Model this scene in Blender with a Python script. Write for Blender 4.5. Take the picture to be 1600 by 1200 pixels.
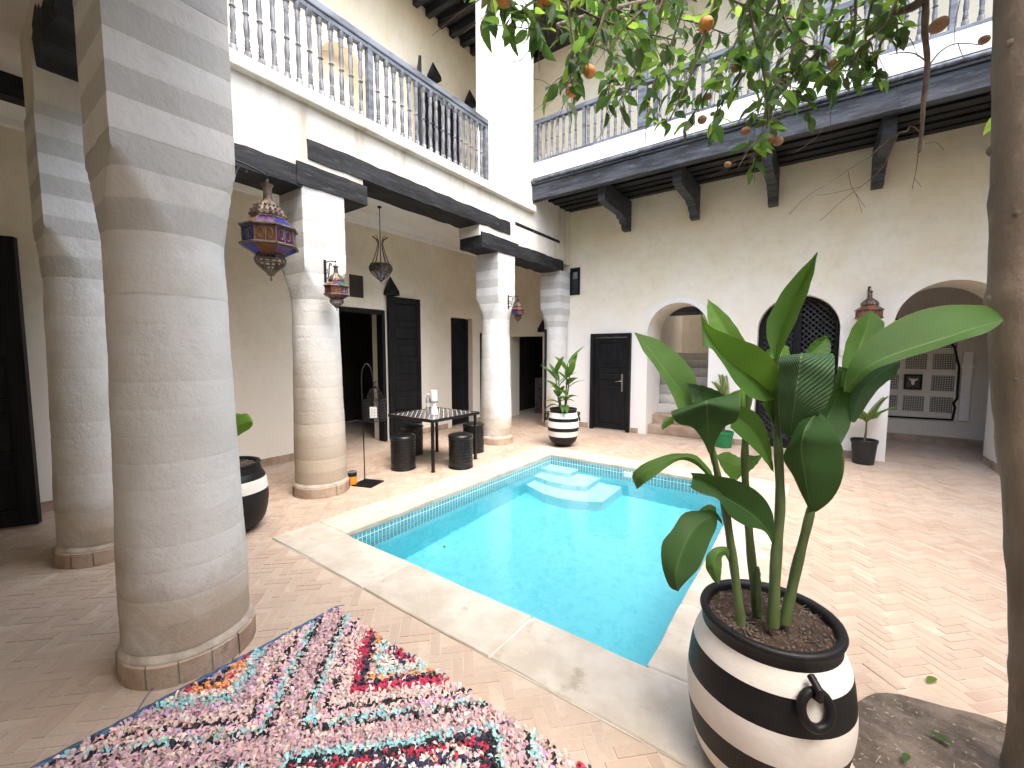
import bpy, math, random
from mathutils import Vector, Matrix, noise as mnoise
R = math.radians
random.seed(7)
sc = bpy.context.scene
for o in list(bpy.data.objects): bpy.data.objects.remove(o)
COL = sc.collection

# ------------------------------------------------------------------ camera
CAMH, YAW, PITCH, FPX = 1.55, R(36), R(4.41), 658.0
cam_d = bpy.data.cameras.new('camera'); cam = bpy.data.objects.new('camera', cam_d); COL.objects.link(cam)
cam.location = (0, 0, CAMH); cam.rotation_euler = (R(90) - PITCH, 0, YAW)
cam_d.sensor_width = 36; cam_d.lens = FPX / 1600 * 36; cam_d.clip_start = 0.05; cam_d.clip_end = 500
sc.camera = cam
# ------------------------------------------------------------------ light
SUN_EL, SUN_AZ = R(64), R(112)      # azimuth from +Y clockwise towards +X
w = bpy.data.worlds.new('World'); sc.world = w; w.use_nodes = True
nt = w.node_tree; bg = nt.nodes['Background']
sky = nt.nodes.new('ShaderNodeTexSky'); sky.sky_type = 'NISHITA'; sky.sun_disc = False
sky.sun_elevation = SUN_EL; sky.sun_rotation = SUN_AZ
sky.air_density = 1.0; sky.dust_density = 4.0; sky.ozone_density = 1.2
nt.links.new(sky.outputs[0], bg.inputs[0]); bg.inputs[1].default_value = 0.15
sd = bpy.data.lights.new('sun', 'SUN'); sd.energy = 0.5; sd.angle = R(90); sd.color = (1.0, 0.985, 0.96)
sun = bpy.data.objects.new('sun', sd); COL.objects.link(sun)
sdir = Vector((math.sin(SUN_AZ) * math.cos(SUN_EL), math.cos(SUN_AZ) * math.cos(SUN_EL), math.sin(SUN_EL)))
sun.rotation_euler = sdir.to_track_quat('Z', 'Y').to_euler(); sun.location = (3, 4, 12)
vs = sc.view_settings; vs.view_transform = 'Standard'; vs.look = 'None'; vs.gamma = 1.0; vs.use_curve_mapping = False
vs.exposure = 2.6
cy = sc.cycles; cy.use_denoising = True; cy.max_bounces = 10; cy.diffuse_bounces = 6; cy.glossy_bounces = 4
cy.transmission_bounces = 8; cy.transparent_max_bounces = 12; cy.sample_clamp_indirect = 8
try: cy.denoiser = 'OPENIMAGEDENOISE'
except Exception: pass

# ------------------------------------------------------------------ helpers
FWD = Vector((-math.sin(YAW) * math.cos(PITCH), math.cos(YAW) * math.cos(PITCH), -math.sin(PITCH)))
RGT = Vector((math.cos(YAW), math.sin(YAW), 0)); UPV = RGT.cross(FWD)
def at(px, py, d):
    """world point seen at a photo pixel, d metres away along the view axis"""
    return Vector((0, 0, CAMH)) + (FWD + RGT * ((px - 800) / FPX) - UPV * ((py - 600) / FPX)) * d
def proj(p):
    q = Vector(p) - Vector((0, 0, CAMH)); z = q.dot(FWD)
    return (800 + FPX * q.dot(RGT) / z, 600 - FPX * q.dot(UPV) / z, z) if z > .05 else (1e6, 1e6, z)

WL = {}
def wl(o): return WL.get(o.name, Vector((0, 0, 0))) if o else Vector((0, 0, 0))

def tag(o, label=None, cat=None, group=None, kind=None):
    if label: o['label'] = label
    if cat: o['category'] = cat
    if group: o['group'] = group
    if kind: o['kind'] = kind
    return o
def thing(name, label, cat, loc=(0, 0, 0), group=None, kind=None, parent=None):
    o = bpy.data.objects.new(name, None); COL.objects.link(o); o.location = loc
    o.empty_display_size = .1
    WL[o.name] = Vector(loc)
    return tag(o, label, cat, group, kind)
def part(name, parent):
    o = bpy.data.objects.new(name, None); COL.objects.link(o); o.parent = parent; o.empty_display_size = .05
    WL[o.name] = wl(parent).copy(); return o

class MB:
    def __init__(s): s.v = []; s.f = []; s.c = []; s.uv = []
    def add(s, vs_, fs, col=None, uvs=None):
        n = len(s.v); s.v += [tuple(p) for p in vs_]
        for f in fs:
            s.f.append(tuple(i + n for i in f)); s.c.append(col)
        s.uv += uvs if uvs else [(0, 0)] * len(vs_)
        return s
    def box(s, a, b, col=None):
        (x0, y0, z0), (x1, y1, z1) = a, b
        return s.add([(x0, y0, z0), (x1, y0, z0), (x1, y1, z0), (x0, y1, z0), (x0, y0, z1), (x1, y0, z1), (x1, y1, z1), (x0, y1, z1)],
              [(0, 3, 2, 1), (4, 5, 6, 7), (0, 1, 5, 4), (1, 2, 6, 5), (2, 3, 7, 6), (3, 0, 4, 7)], col)
    def obox(s, O, U, V, W, u, v, w_, col=None):
        """oriented box from origin O, axes U V W, ranges u v w"""
        P = lambda a, b, c: O + U * a + V * b + W * c
        vs_ = [P(u[i], v[j], w_[k]) for k in (0, 1) for (i, j) in ((0, 0), (1, 0), (1, 1), (0, 1))]
        fs = [(0, 3, 2, 1), (4, 5, 6, 7), (0, 1, 5, 4), (1, 2, 6, 5), (2, 3, 7, 6), (3, 0, 4, 7)]
        if U.cross(V).dot(W) * (u[1]-u[0]) * (v[1]-v[0]) * (w_[1]-w_[0]) < 0: fs = [tuple(reversed(f)) for f in fs]
        return s.add(vs_, fs, col)
    def lathe(s, prof, seg=24, c=(0, 0, 0), a0=0, col=None, caps=True):
        vs_ = []; fs = []
        for r, z in prof:
            for k in range(seg):
                a = a0 + 2 * math.pi * k / seg
                vs_.append((c[0] + r * math.cos(a), c[1] + r * math.sin(a), c[2] + z))
        for i in range(len(prof) - 1):
            for k in range(seg):
                k2 = (k + 1) % seg
                fs.append((i * seg + k, i * seg + k2, (i + 1) * seg + k2, (i + 1) * seg + k))
        if caps:
            if prof[0][0] > 1e-4: fs.append(tuple(reversed(range(seg))))
            if prof[-1][0] > 1e-4: fs.append(tuple(range((len(prof) - 1) * seg, len(prof) * seg)))
        return s.add(vs_, fs, col)
    def tube(s, pts, rad, seg=6, col=None, wob=0):
        pts = [Vector(p) for p in pts]; n = len(pts)
        if not hasattr(rad, '__len__'): rad = [rad] * n
        vs_ = []; fs = []; t0 = (pts[1] - pts[0]).normalized()
        nrm = t0.orthogonal().normalized()
        for i in range(n):
            t = (pts[min(i + 1, n - 1)] - pts[max(i - 1, 0)])
            t = t.normalized() if t.length > 1e-9 else t0
            nrm = (nrm - t * nrm.dot(t)); nrm = nrm.normalized() if nrm.length > 1e-6 else t.orthogonal().normalized()
            b = t.cross(nrm)
            for k in range(seg):
                a = 2 * math.pi * k / seg
                d = nrm * math.cos(a) + b * math.sin(a); r = rad[i]
                if wob:
                    q = pts[i] + d * r
                    r *= 1 + wob * (mnoise.noise(q * 9) + .6 * mnoise.noise(q * 26))
                vs_.append(pts[i] + d * r)
        for i in range(n - 1):
            for k in range(seg):
                k2 = (k + 1) % seg
                fs.append((i * seg + k, i * seg + k2, (i + 1) * seg + k2, (i + 1) * seg + k))
        fs.append(tuple(reversed(range(seg)))); fs.append(tuple(range((n - 1) * seg, n * seg)))
        return s.add(vs_, fs, col)
    def grid(s, rows, col=None, closed=False, uvs=None):
        n = len(rows); m = len(rows[0]); fs = []
        for i in range(n - 1):
            for j in range(m - (0 if closed else 1)):
                j2 = (j + 1) % m
                fs.append((i * m + j, i * m + j2, (i + 1) * m + j2, (i + 1) * m + j))
        return s.add([p for r in rows for p in r], fs, col, uvs)
    def mesh(s, name, mat, off=Vector((0, 0, 0)), smooth=None):
        me = bpy.data.meshes.new(name)
        me.from_pydata([(p[0] - off.x, p[1] - off.y, p[2] - off.z) for p in s.v], [], s.f); me.update()
        if any(c is not None for c in s.c):
            a = me.color_attributes.new('Col', 'FLOAT_COLOR', 'CORNER'); buf = []
            for p, c in zip(me.polygons, s.c):
                c = c or (1, 1, 1)
                buf += [c[0], c[1], c[2], 1.0] * p.loop_total
            a.data.foreach_set('color', buf)
        if any(u != (0, 0) for u in s.uv):
            l = me.uv_layers.new(name='UVMap'); buf = []
            for lp in me.loops: buf += s.uv[lp.vertex_index]
            l.data.foreach_set('uv', buf)
        if smooth:
            me.polygons.foreach_set('use_smooth', [True] * len(me.polygons)); me.set_sharp_from_angle(angle=R(smooth))
        if mat: me.materials.append(mat)
        return me
    def build(s, name, mat, parent=None, smooth=None, bevel=0, loc=None, kind=None):
        off = wl(parent) if parent else Vector(loc or (0, 0, 0))
        me = s.mesh(name, mat, off, smooth)
        o = bpy.data.objects.new(name, me); COL.objects.link(o)
        if parent: o.parent = parent
        else: o.location = off
        WL[o.name] = off.copy()
        if bevel:
            b = o.modifiers.new('bevel', 'BEVEL'); b.width = bevel; b.segments = 2; b.limit_method = 'ANGLE'; b.angle_limit = R(40)
        if kind: o['kind'] = kind
        return o
def inst(name, me, parent, loc=(0, 0, 0), rot=None, scale=None):
    o = bpy.data.objects.new(name, me); COL.objects.link(o); o.parent = parent
    o.location = Vector(loc) - wl(parent)
    if rot is not None: o.rotation_euler = rot
    if scale is not None: o.scale = scale
    WL[o.name] = Vector(loc); return o
def copy_tree(o, parent=None):
    c = o.copy(); COL.objects.link(c); c.parent = parent
    for ch in list(o.children): copy_tree(ch, c)
    return c
def crom(pts, n):
    """Catmull-Rom resample of a list of vectors to n points"""
    P = [Vector(p) for p in pts]; m = len(P) - 1; out = []
    for i in range(n):
        t = i / (n - 1) * m; k = min(int(t), m - 1); u = t - k
        a, b, c, d = P[max(k - 1, 0)], P[k], P[k + 1], P[min(k + 2, m)]
        out.append(.5 * ((2 * b) + (c - a) * u + (2 * a - 5 * b + 4 * c - d) * u * u + (3 * b - a - 3 * c + d) * u ** 3))
    return out
X_, Y_, Z_ = Vector((1, 0, 0)), Vector((0, 1, 0)), Vector((0, 0, 1))

# ------------------------------------------------------------------ materials
def nodes(name):
    m = bpy.data.materials.new(name); m.use_nodes = True; t = m.node_tree
    return m, t, t.nodes['Principled BSDF']
def mixc(t, fac, a, b, blend='MIX'):
    n = t.nodes.new('ShaderNodeMix'); n.data_type = 'RGBA'; n.blend_type = blend
    for k, v in ((0, fac), (6, a), (7, b)):
        if hasattr(v, 'is_output'): t.links.new(v, n.inputs[k])
        else: n.inputs[k].default_value = v if k == 0 else (*v[:3], 1)
    return n.outputs[2]
def noise(t, co, scale, detail=4, rough=.55, stretch=None, dist=0):
    if stretch:
        mp = t.nodes.new('ShaderNodeMapping'); mp.inputs['Scale'].default_value = stretch
        t.links.new(co, mp.inputs[0]); co = mp.outputs[0]
    n = t.nodes.new('ShaderNodeTexNoise'); n.inputs['Scale'].default_value = scale; n.inputs['Detail'].default_value = detail
    n.inputs['Roughness'].default_value = rough; n.inputs['Distortion'].default_value = dist
    t.links.new(co, n.inputs['Vector']); return n.outputs['Fac']
def ramp(t, fac, lo, hi):
    n = t.nodes.new('ShaderNodeMapRange'); n.interpolation_type = 'SMOOTHSTEP'
    n.inputs[1].default_value = lo; n.inputs[2].default_value = hi; t.links.new(fac, n.inputs[0]); return n.outputs[0]
def math_(t, op, a, b=None):
    n = t.nodes.new('ShaderNodeMath'); n.operation = op
    for k, v in ((0, a), (1, b)):
        if v is None: continue
        if hasattr(v, 'is_output'): t.links.new(v, n.inputs[k])
        else: n.inputs[k].default_value = v
    return n.outputs[0]
def bump(t, bs, h, strength, dist=.02):
    b = t.nodes.new('ShaderNodeBump'); b.inputs['Strength'].default_value = strength; b.inputs['Distance'].default_value = dist
    t.links.new(h, b.inputs['Height']); t.links.new(b.outputs[0], bs.inputs['Normal']); return b
def coord(t, kind='Object'):
    return t.nodes.new('ShaderNodeTexCoord').outputs[kind]
def M(name, c1, c2=None, scale=3, rough=.7, bs=.2, bscale=30, stretch=None, c3=None, s3=12, metal=0, spec=.5, lo=.35, hi=.65, bd=.01, attr=False):
    m, t, b = nodes(name); co = coord(t)
    b.inputs['Roughness'].default_value = rough; b.inputs['Metallic'].default_value = metal
    b.inputs['Specular IOR Level'].default_value = spec
    base = c1
    if attr:
        a = t.nodes.new('ShaderNodeVertexColor'); a.layer_name = 'Col'; base = a.outputs[0]
    if c2: base = mixc(t, ramp(t, noise(t, co, scale, 6, .6, stretch), lo, hi), base, c2)
    if c3: base = mixc(t, ramp(t, noise(t, co, s3, 8, .7, stretch), .55, .72), base, c3)
    if hasattr(base, 'is_output'): t.links.new(base, b.inputs['Base Color'])
    else: b.inputs['Base Color'].default_value = (*base, 1)
    if bs: bump(t, b, noise(t, co, bscale, 8, .65, stretch), bs, bd)
    return m
def plaster(name, c1, c2, white=None, zlo=0, zhi=0, stain=None, bs=.25):
    """lime plaster: mottled, trowel relief, optional whitewash below an uneven line, optional rain streaks"""
    m, t, b = nodes(name); co = coord(t); b.inputs['Roughness'].default_value = .85; b.inputs['Specular IOR Level'].default_value = .25
    n1 = noise(t, co, 1.3, 6, .6); n2 = noise(t, co, 7, 8, .65)
    base = mixc(t, ramp(t, n1, .3, .7), c1, c2)
    base = mixc(t, math_(t, 'MULTIPLY', ramp(t, n2, .45, .75), .45), base, tuple(x * .84 for x in c1))
    base = mixc(t, math_(t, 'MULTIPLY', ramp(t, noise(t, co, 2.6, 8, .7, None, .5), .56, .72), .3), base, tuple(x * .80 for x in c1))
    if white:
        sx = t.nodes.new('ShaderNodeSeparateXYZ'); t.links.new(co, sx.inputs[0])
        h = math_(t, 'ADD', sx.outputs[2], math_(t, 'MULTIPLY', math_(t, 'SUBTRACT', noise(t, co, 1.1, 7, .65), .5), 2.2))
        base = mixc(t, ramp(t, h, zhi, zlo), base, white)
    if stain:
        s = noise(t, co, 3.2, 6, .7, (1, 1, .12)); base = mixc(t, math_(t, 'MULTIPLY', ramp(t, s, .48, .74), .75), base, stain)
    pits = noise(t, co, 55, 6, .7); base = mixc(t, math_(t, 'MULTIPLY', ramp(t, pits, .62, .75), .25), base, tuple(x * .7 for x in c2))
    t.links.new(base, b.inputs['Base Color'])
    h = math_(t, 'ADD', math_(t, 'MULTIPLY', noise(t, co, 4, 6, .6), 1.5), noise(t, co, 30, 8, .7))
    bump(t, b, h, bs, .015); return m

m_cream = plaster('plaster_cream', (.73, .63, .45), (.79, .715, .56))
m_rear = plaster('plaster_rear', (.745, .65, .46), (.80, .735, .585), white=(.83, .815, .78), zlo=1.2, zhi=3.1)
m_facade = plaster('plaster_facade', (.60, .555, .465), (.68, .645, .575), stain=(.36, .285, .195))
m_white = plaster('plaster_white', (.76, .73, .68), (.82, .80, .76))
m_ceil = plaster('plaster_ceiling', (.76, .745, .71), (.80, .785, .755), bs=.08)
m_colL = plaster('column_light', (.60, .605, .585), (.68, .685, .67), bs=.3)
m_colM = plaster('column_mid', (.675, .665, .64), (.745, .735, .715), bs=.35)
m_colD = plaster('column_grey', (.455, .455, .43), (.525, .525, .505), bs=.5)
m_colS = [[plaster('column_%s_%d' % (n_, i_), a_, b_, white=wc_, zlo=zl_, zhi=zh_, bs=.4) for n_, a_, b_, wc_ in (('pale', (.60, .60, .575), (.69, .69, .67), (.40, .335, .262)), ('mid', (.575, .57, .54), (.655, .65, .625), (.47, .405, .32)))] for i_, (zl_, zh_) in enumerate(((.12, .72), (.25, 1.9)))]
m_black = M('black_wood', (.0045, .005, .006), (.010, .0105, .012), 2.5, .52, .3, 60, (6, 6, .7), spec=.22)
m_blackY = M('black_beam', (.006, .006, .007), (.022, .024, .027), 2.2, .65, .9, 22, (7, 1, 7), c3=(.075, .08, .088), s3=6, spec=.3)
m_blackX = M('weathered_fascia', (.017, .019, .022), (.062, .068, .077), 2.0, .55, 1.0, 20, (1, 7, 7), c3=(.14, .15, .165), s3=5, spec=.35)
m_lat = M('lattice_paint', (.018, .021, .026), (.03, .034, .04), 6, .5, .1)
m_soff = M('black_soffit', (.006, .007, .008), (.016, .017, .02), 2.0, .6, .3, 30, (1, 6, 6))
m_balus = M('weathered_glare_baluster', (.06, .064, .072), (.21, .22, .235), 5, .55, .4, 40, (6, 6, 1))  # weathered grey, lightened further to carry the glare on the railing
m_rail = M('weathered_rail', (.055, .063, .074), (.155, .17, .195), 3, .5, .4, 30, (5, 1, 5))
m_railX = M('weathered_rail_rear', (.055, .063, .074), (.155, .17, .195), 3, .5, .4, 30, (1, 5, 5))
m_cope = M('travertine', (.42, .375, .30), (.54, .50, .43), 3.4, .6, .5, 28, None, c3=(.32, .275, .205), s3=5)
m_mortar = M('mortar', (.55, .52, .46), (.62, .59, .54), 6, .9, .4, 40)
m_tile = M('bejmat_tile', (.5, .4, .3), (.50, .425, .345), 1.5, .6, .5, 60, None, c3=(.33, .24, .175), s3=16, attr=True, lo=.42, hi=.8)
m_ring = M('old_mortar', (.36, .315, .255), (.50, .455, .385), 9, .9, .5, 40)
m_grout = M('grout', (.44, .35, .265), (.50, .42, .335), 6, .9, .3, 50)
m_soil = M('dry_soil', (.10, .075, .055), (.20, .16, .125), 7, .95, 1.0, 38, None, c3=(.30, .26, .21), s3=45, bd=.03)
m_straw = M('dry_straw', (.26, .21, .15), (.40, .34, .26), 30, .9, .2)
m_potsoil = M('potting_soil', (.030, .017, .010), (.085, .050, .031), 26, .95, 1.0, 60, None, bd=.03)
m_potB = M('pot_black', (.004, .004, .0045), (.008, .008, .009), 8, .5, .12, 60, spec=.3)
m_potW = M('pot_white', (.66, .63, .58), (.74, .72, .68), 5, .6, .2, 50)
m_iron = M('black_iron', (.006, .006, .007), (.010, .010, .011), 20, .45, .1, 80, metal=.3)
m_stool = M('stool_ceramic', (.005, .0055, .0065), (.008, .0085, .010), 9, .3, .06, 60)
m_brass = M('aged_metal', (.12, .085, .06), (.24, .195, .15), 25, .42, .6, 90, metal=.75)
m_dmetal = M('dark_lantern_metal', (.05, .04, .032), (.13, .105, .085), 25, .5, .5, 90, metal=.7)
m_bark = M('bark', (.125, .095, .068), (.20, .155, .115), 4, .85, 1.0, 26, (1, 1, .45), c3=(.24, .195, .15), s3=24, bd=.012)
m_twig = M('twig', (.09, .06, .042), (.16, .115, .08), 20, .8, .3, 60)
m_orange = M('orange_skin', (.62, .22, .045), (.70, .30, .075), 8, .45, .3, 140)
m_dryfruit = M('dried_fruit', (.26, .125, .055), (.42, .24, .13), 9, .7, .5, 60)
m_darkroom = M('dark_room', (.035, .028, .022), (.05, .04, .032), 2, .8, .1)  # dark brown stands in for the shade of unlit rooms
m_terra = M('terracotta_plinth', (.30, .205, .145), (.43, .335, .255), 6, .75, .5, 40, None, c3=(.23, .16, .115), s3=12)
m_greenpot = M('green_plastic', (.005, .16, .05), (.007, .19, .06), 4, .4, 0)
m_blackpot = M('black_plastic', (.012, .012, .014), (.018, .018, .02), 4, .4, 0)
m_bluecord = M('rug_selvedge', (.03, .06, .12), (.09, .17, .29), 40, .9, .6, 120)
m_rugbase = M('rug_weave', (.10, .08, .075), (.30, .24, .22), 30, .95, .6, 90)
m_tuft = M('rug_tuft', (.5, .4, .4), None, attr=True, rough=.9, bs=.15, bscale=160, spec=.2)
m_whitepl = M('white_ceramic', (.72, .72, .70), None, rough=.35, bs=0)
m_orangecan = M('can_orange', (.75, .28, .02), None, rough=.4, bs=0)
m_chrome = M('door_handle_metal', (.62, .60, .56), None, rough=.25, bs=0, metal=1)
m_win = M('window_pane', (.012, .014, .018), None, rough=.08, bs=0, spec=.6)

def glassmat(name, col, trans=.55):
    m, t, b = nodes(name); b.inputs['Base Color'].default_value = (*col, 1); b.inputs['Roughness'].default_value = .18
    b.inputs['Transmission Weight'].default_value = trans; b.inputs['IOR'].default_value = 1.3; return m
G_BLUE = glassmat('glass_blue', (.06, .07, .42)); G_RED = glassmat('glass_red', (.28, .04, .05)); G_AMB = glassmat('glass_amber', (.36, .14, .05))
G_PUR = glassmat('glass_purple', (.18, .06, .20)); G_GRN = glassmat('glass_green', (.06, .22, .14)); G_CLR = glassmat('glass_clear', (.75, .78, .80), .8)
G_COP = glassmat('glass_copper', (.36, .10, .06), .2); G_BRN = glassmat('glass_brown', (.20, .08, .05), .4)
G_BOT = glassmat('bottle_plastic', (.80, .87, .92), .85)

def leafmat(name, c_top, c_bot, vein, trans=.3, tcol=(.22, .42, .04), nveins=44, bst=.16, vst=.08):
    """uv: x across (0.5 = midrib), y along; parallel veins run obliquely off the midrib"""
    m, t, b = nodes(name); uv = coord(t, 'UV'); s = t.nodes.new('ShaderNodeSeparateXYZ'); t.links.new(uv, s.inputs[0])
    d = math_(t, 'ABSOLUTE', math_(t, 'SUBTRACT', s.outputs[0], .5))
    ph = math_(t, 'SUBTRACT', math_(t, 'MULTIPLY', s.outputs[1], nveins * 6.28), math_(t, 'MULTIPLY', d, nveins * 5.5))
    wv = math_(t, 'SINE', ph)
    co = coord(t); n1 = noise(t, co, 9, 5, .6)
    g = t.nodes.new('ShaderNodeNewGeometry')
    base = mixc(t, g.outputs['Backfacing'], c_top, c_bot)
    base = mixc(t, math_(t, 'MULTIPLY', ramp(t, n1, .35, .7), .45), base, tuple(x * 1.5 for x in c_top))
    base = mixc(t, math_(t, 'MULTIPLY', ramp(t, wv, .3, 1.0), vst), base, vein)
    base = mixc(t, math_(t, 'MULTIPLY', ramp(t, d, .022, .008), .75), base, vein)
    edge = math_(t, 'MULTIPLY', ramp(t, math_(t, 'ADD', d, math_(t, 'MULTIPLY', noise(t, co, 14, 4, .6), .10)), .535, .56), .7)
    base = mixc(t, edge, base, (.16, .10, .04))
    t.links.new(base, b.inputs['Base Color']); b.inputs['Roughness'].default_value = .55; b.inputs['Specular IOR Level'].default_value = .18
    bump(t, b, wv, bst, .004)
    tr = t.nodes.new('ShaderNodeBsdfTranslucent'); tr.inputs[0].default_value = (*tcol, 1)
    mx = t.nodes.new('ShaderNodeMixShader'); mx.inputs[0].default_value = trans
    t.links.new(b.outputs[0], mx.inputs[1]); t.links.new(tr.outputs[0], mx.inputs[2])
    t.links.new(mx.outputs[0], t.nodes['Material Output'].inputs['Surface']); return m
m_leafD = leafmat('canna_leaf_dark', (.020, .052, .014), (.034, .075, .024), (.085, .14, .055), .18, (.10, .22, .03))
m_leafM = leafmat('canna_leaf', (.034, .084, .016), (.056, .115, .03), (.12, .19, .065), .27, (.17, .34, .035))
m_leafB = leafmat('canna_leaf_young', (.07, .16, .03), (.10, .20, .05), (.18, .28, .09), .35, (.25, .45, .05))
m_leafR = leafmat('canna_leaf_ribbed', (.034, .075, .032), (.04, .09, .035), (.13, .19, .11), .15, (.10, .24, .04), 20, .5, .22)
m_stem = M('plant_stem', (.045, .075, .022), (.075, .115, .035), 6, .5, .15, 40, (4, 4, 1))
m_cit = [leafmat('citrus_leaf_%d' % i, c, tuple(x * 1.5 for x in c), tuple(x * 2.2 for x in c), tr, tc, 9) for i, (c, tr, tc) in enumerate((
    ((.028, .062, .023), .3, (.12, .26, .045)), ((.044, .090, .030), .42, (.20, .38, .055)), ((.074, .138, .034), .55, (.36, .55, .075)), ((.050, .078, .032), .28, (.18, .27, .06))))]
m_palm = leafmat('palm_leaf', (.12, .20, .04), (.16, .24, .06), (.25, .32, .10), .3, (.30, .45, .08), 4)

# pool
mt, t, b = nodes('pool_plaster'); co = coord(t)
n1 = ramp(t, noise(t, co, 13, 6, .7, None, .6), .46, .66)
c_ = mixc(t, math_(t, 'MULTIPLY', n1, .5), (.185, .67, .755), (.09, .52, .635))
sx = t.nodes.new('ShaderNodeSeparateXYZ'); t.links.new(co, sx.inputs[0])
t.links.new(c_, b.inputs['Base Color']); b.inputs['Roughness'].default_value = .6; m_pool = mt
mt, t, b = nodes('pool_mosaic'); co = coord(t); sx = t.nodes.new('ShaderNodeSeparateXYZ'); t.links.new(co, sx.inputs[0])
cb = t.nodes.new('ShaderNodeCombineXYZ'); t.links.new(math_(t, 'ADD', sx.outputs[0], sx.outputs[1]), cb.inputs[0]); t.links.new(sx.outputs[2], cb.inputs[1])
br = t.nodes.new('ShaderNodeTexBrick'); br.offset = 0; br.inputs['Scale'].default_value = 1; br.inputs['Brick Width'].default_value = .042; br.inputs['Row Height'].default_value = .042
br.inputs['Mortar Size'].default_value = .004; br.inputs['Color1'].default_value = (.10, .40, .47, 1); br.inputs['Color2'].default_value = (.06, .29, .37, 1); br.inputs['Mortar'].default_value = (.62, .72, .70, 1)
t.links.new(cb.outputs[0], br.inputs['Vector']); t.links.new(br.outputs[0], b.inputs['Base Color']); b.inputs['Roughness'].default_value = .2; m_mosaic = mt
m_poolstep = M('pool_step_plaster', (.42, .78, .83), (.52, .81, .85), 9, .6, .1)
mt = bpy.data.materials.new('pool_water'); mt.use_nodes = True; t = mt.node_tree; t.nodes.remove(t.nodes['Principled BSDF'])
g = t.nodes.new('ShaderNodeBsdfGlass'); g.inputs['IOR'].default_value = 1.33; g.inputs['Roughness'].default_value = 0.0; g.inputs['Color'].default_value = (.93, .99, 1, 1)
co = coord(t); bp = t.nodes.new('ShaderNodeBump'); bp.inputs['Strength'].default_value = .16; bp.inputs['Distance'].default_value = .02
t.links.new(math_(t, 'ADD', noise(t, co, 5.5, 3, .5, None, .4), math_(t, 'MULTIPLY', noise(t, co, 17, 3, .5), .35)), bp.inputs['Height']); t.links.new(bp.outputs[0], g.inputs['Normal'])
t.links.new(g.outputs[0], t.nodes['Material Output'].inputs['Surface']); m_water = mt
# zellige panel pattern (flat glazed print)
mt, t, b = nodes('zellige_panel'); co = coord(t)
vo = t.nodes.new('ShaderNodeTexVoronoi'); vo.feature = 'DISTANCE_TO_EDGE'; vo.inputs['Scale'].default_value = 34; vo.inputs['Randomness'].default_value = .12; t.links.new(co, vo.inputs['Vector'])
c_ = mixc(t, ramp(t, vo.outputs['Distance'], .10, .16), (.50, .47, .40), (.025, .027, .03)); t.links.new(c_, b.inputs['Base Color']); b.inputs['Roughness'].default_value = .3; m_zell = mt
# mosaic table top
mt, t, b = nodes('table_mosaic'); co = coord(t)
mp = t.nodes.new('ShaderNodeMapping'); mp.inputs['Rotation'].default_value = (0, 0, R(45)); t.links.new(co, mp.inputs[0])
br = t.nodes.new('ShaderNodeTexBrick'); br.offset = 0; br.inputs['Scale'].default_value = 1; br.inputs['Brick Width'].default_value = .062; br.inputs['Row Height'].default_value = .062
br.inputs['Mortar Size'].default_value = .0045; br.inputs['Color1'].default_value = (.012, .013, .015, 1); br.inputs['Color2'].default_value = (.02, .021, .024, 1); br.inputs['Mortar'].default_value = (.55, .53, .50, 1)
t.links.new(mp.outputs[0], br.inputs['Vector']); t.links.new(br.outputs[0], b.inputs['Base Color']); b.inputs['Roughness'].default_value = .22; m_tmos = mt

# ================================================================== SETTING
XF, XB, YW, YR = -4.2, -6.0, 7.8, 6.4        # arcade front, gallery wall, rear wall, rear overhang front
PX0, PX1, PY0, PY1 = -3.19, -.61, 1.96, 5.39  # pool opening
CX0, CX1, CY0, CY1 = -3.6, -.2, 1.56, 5.81    # coping outside
PIT = Vector((.62, 2.05)); PITR = .49

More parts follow.
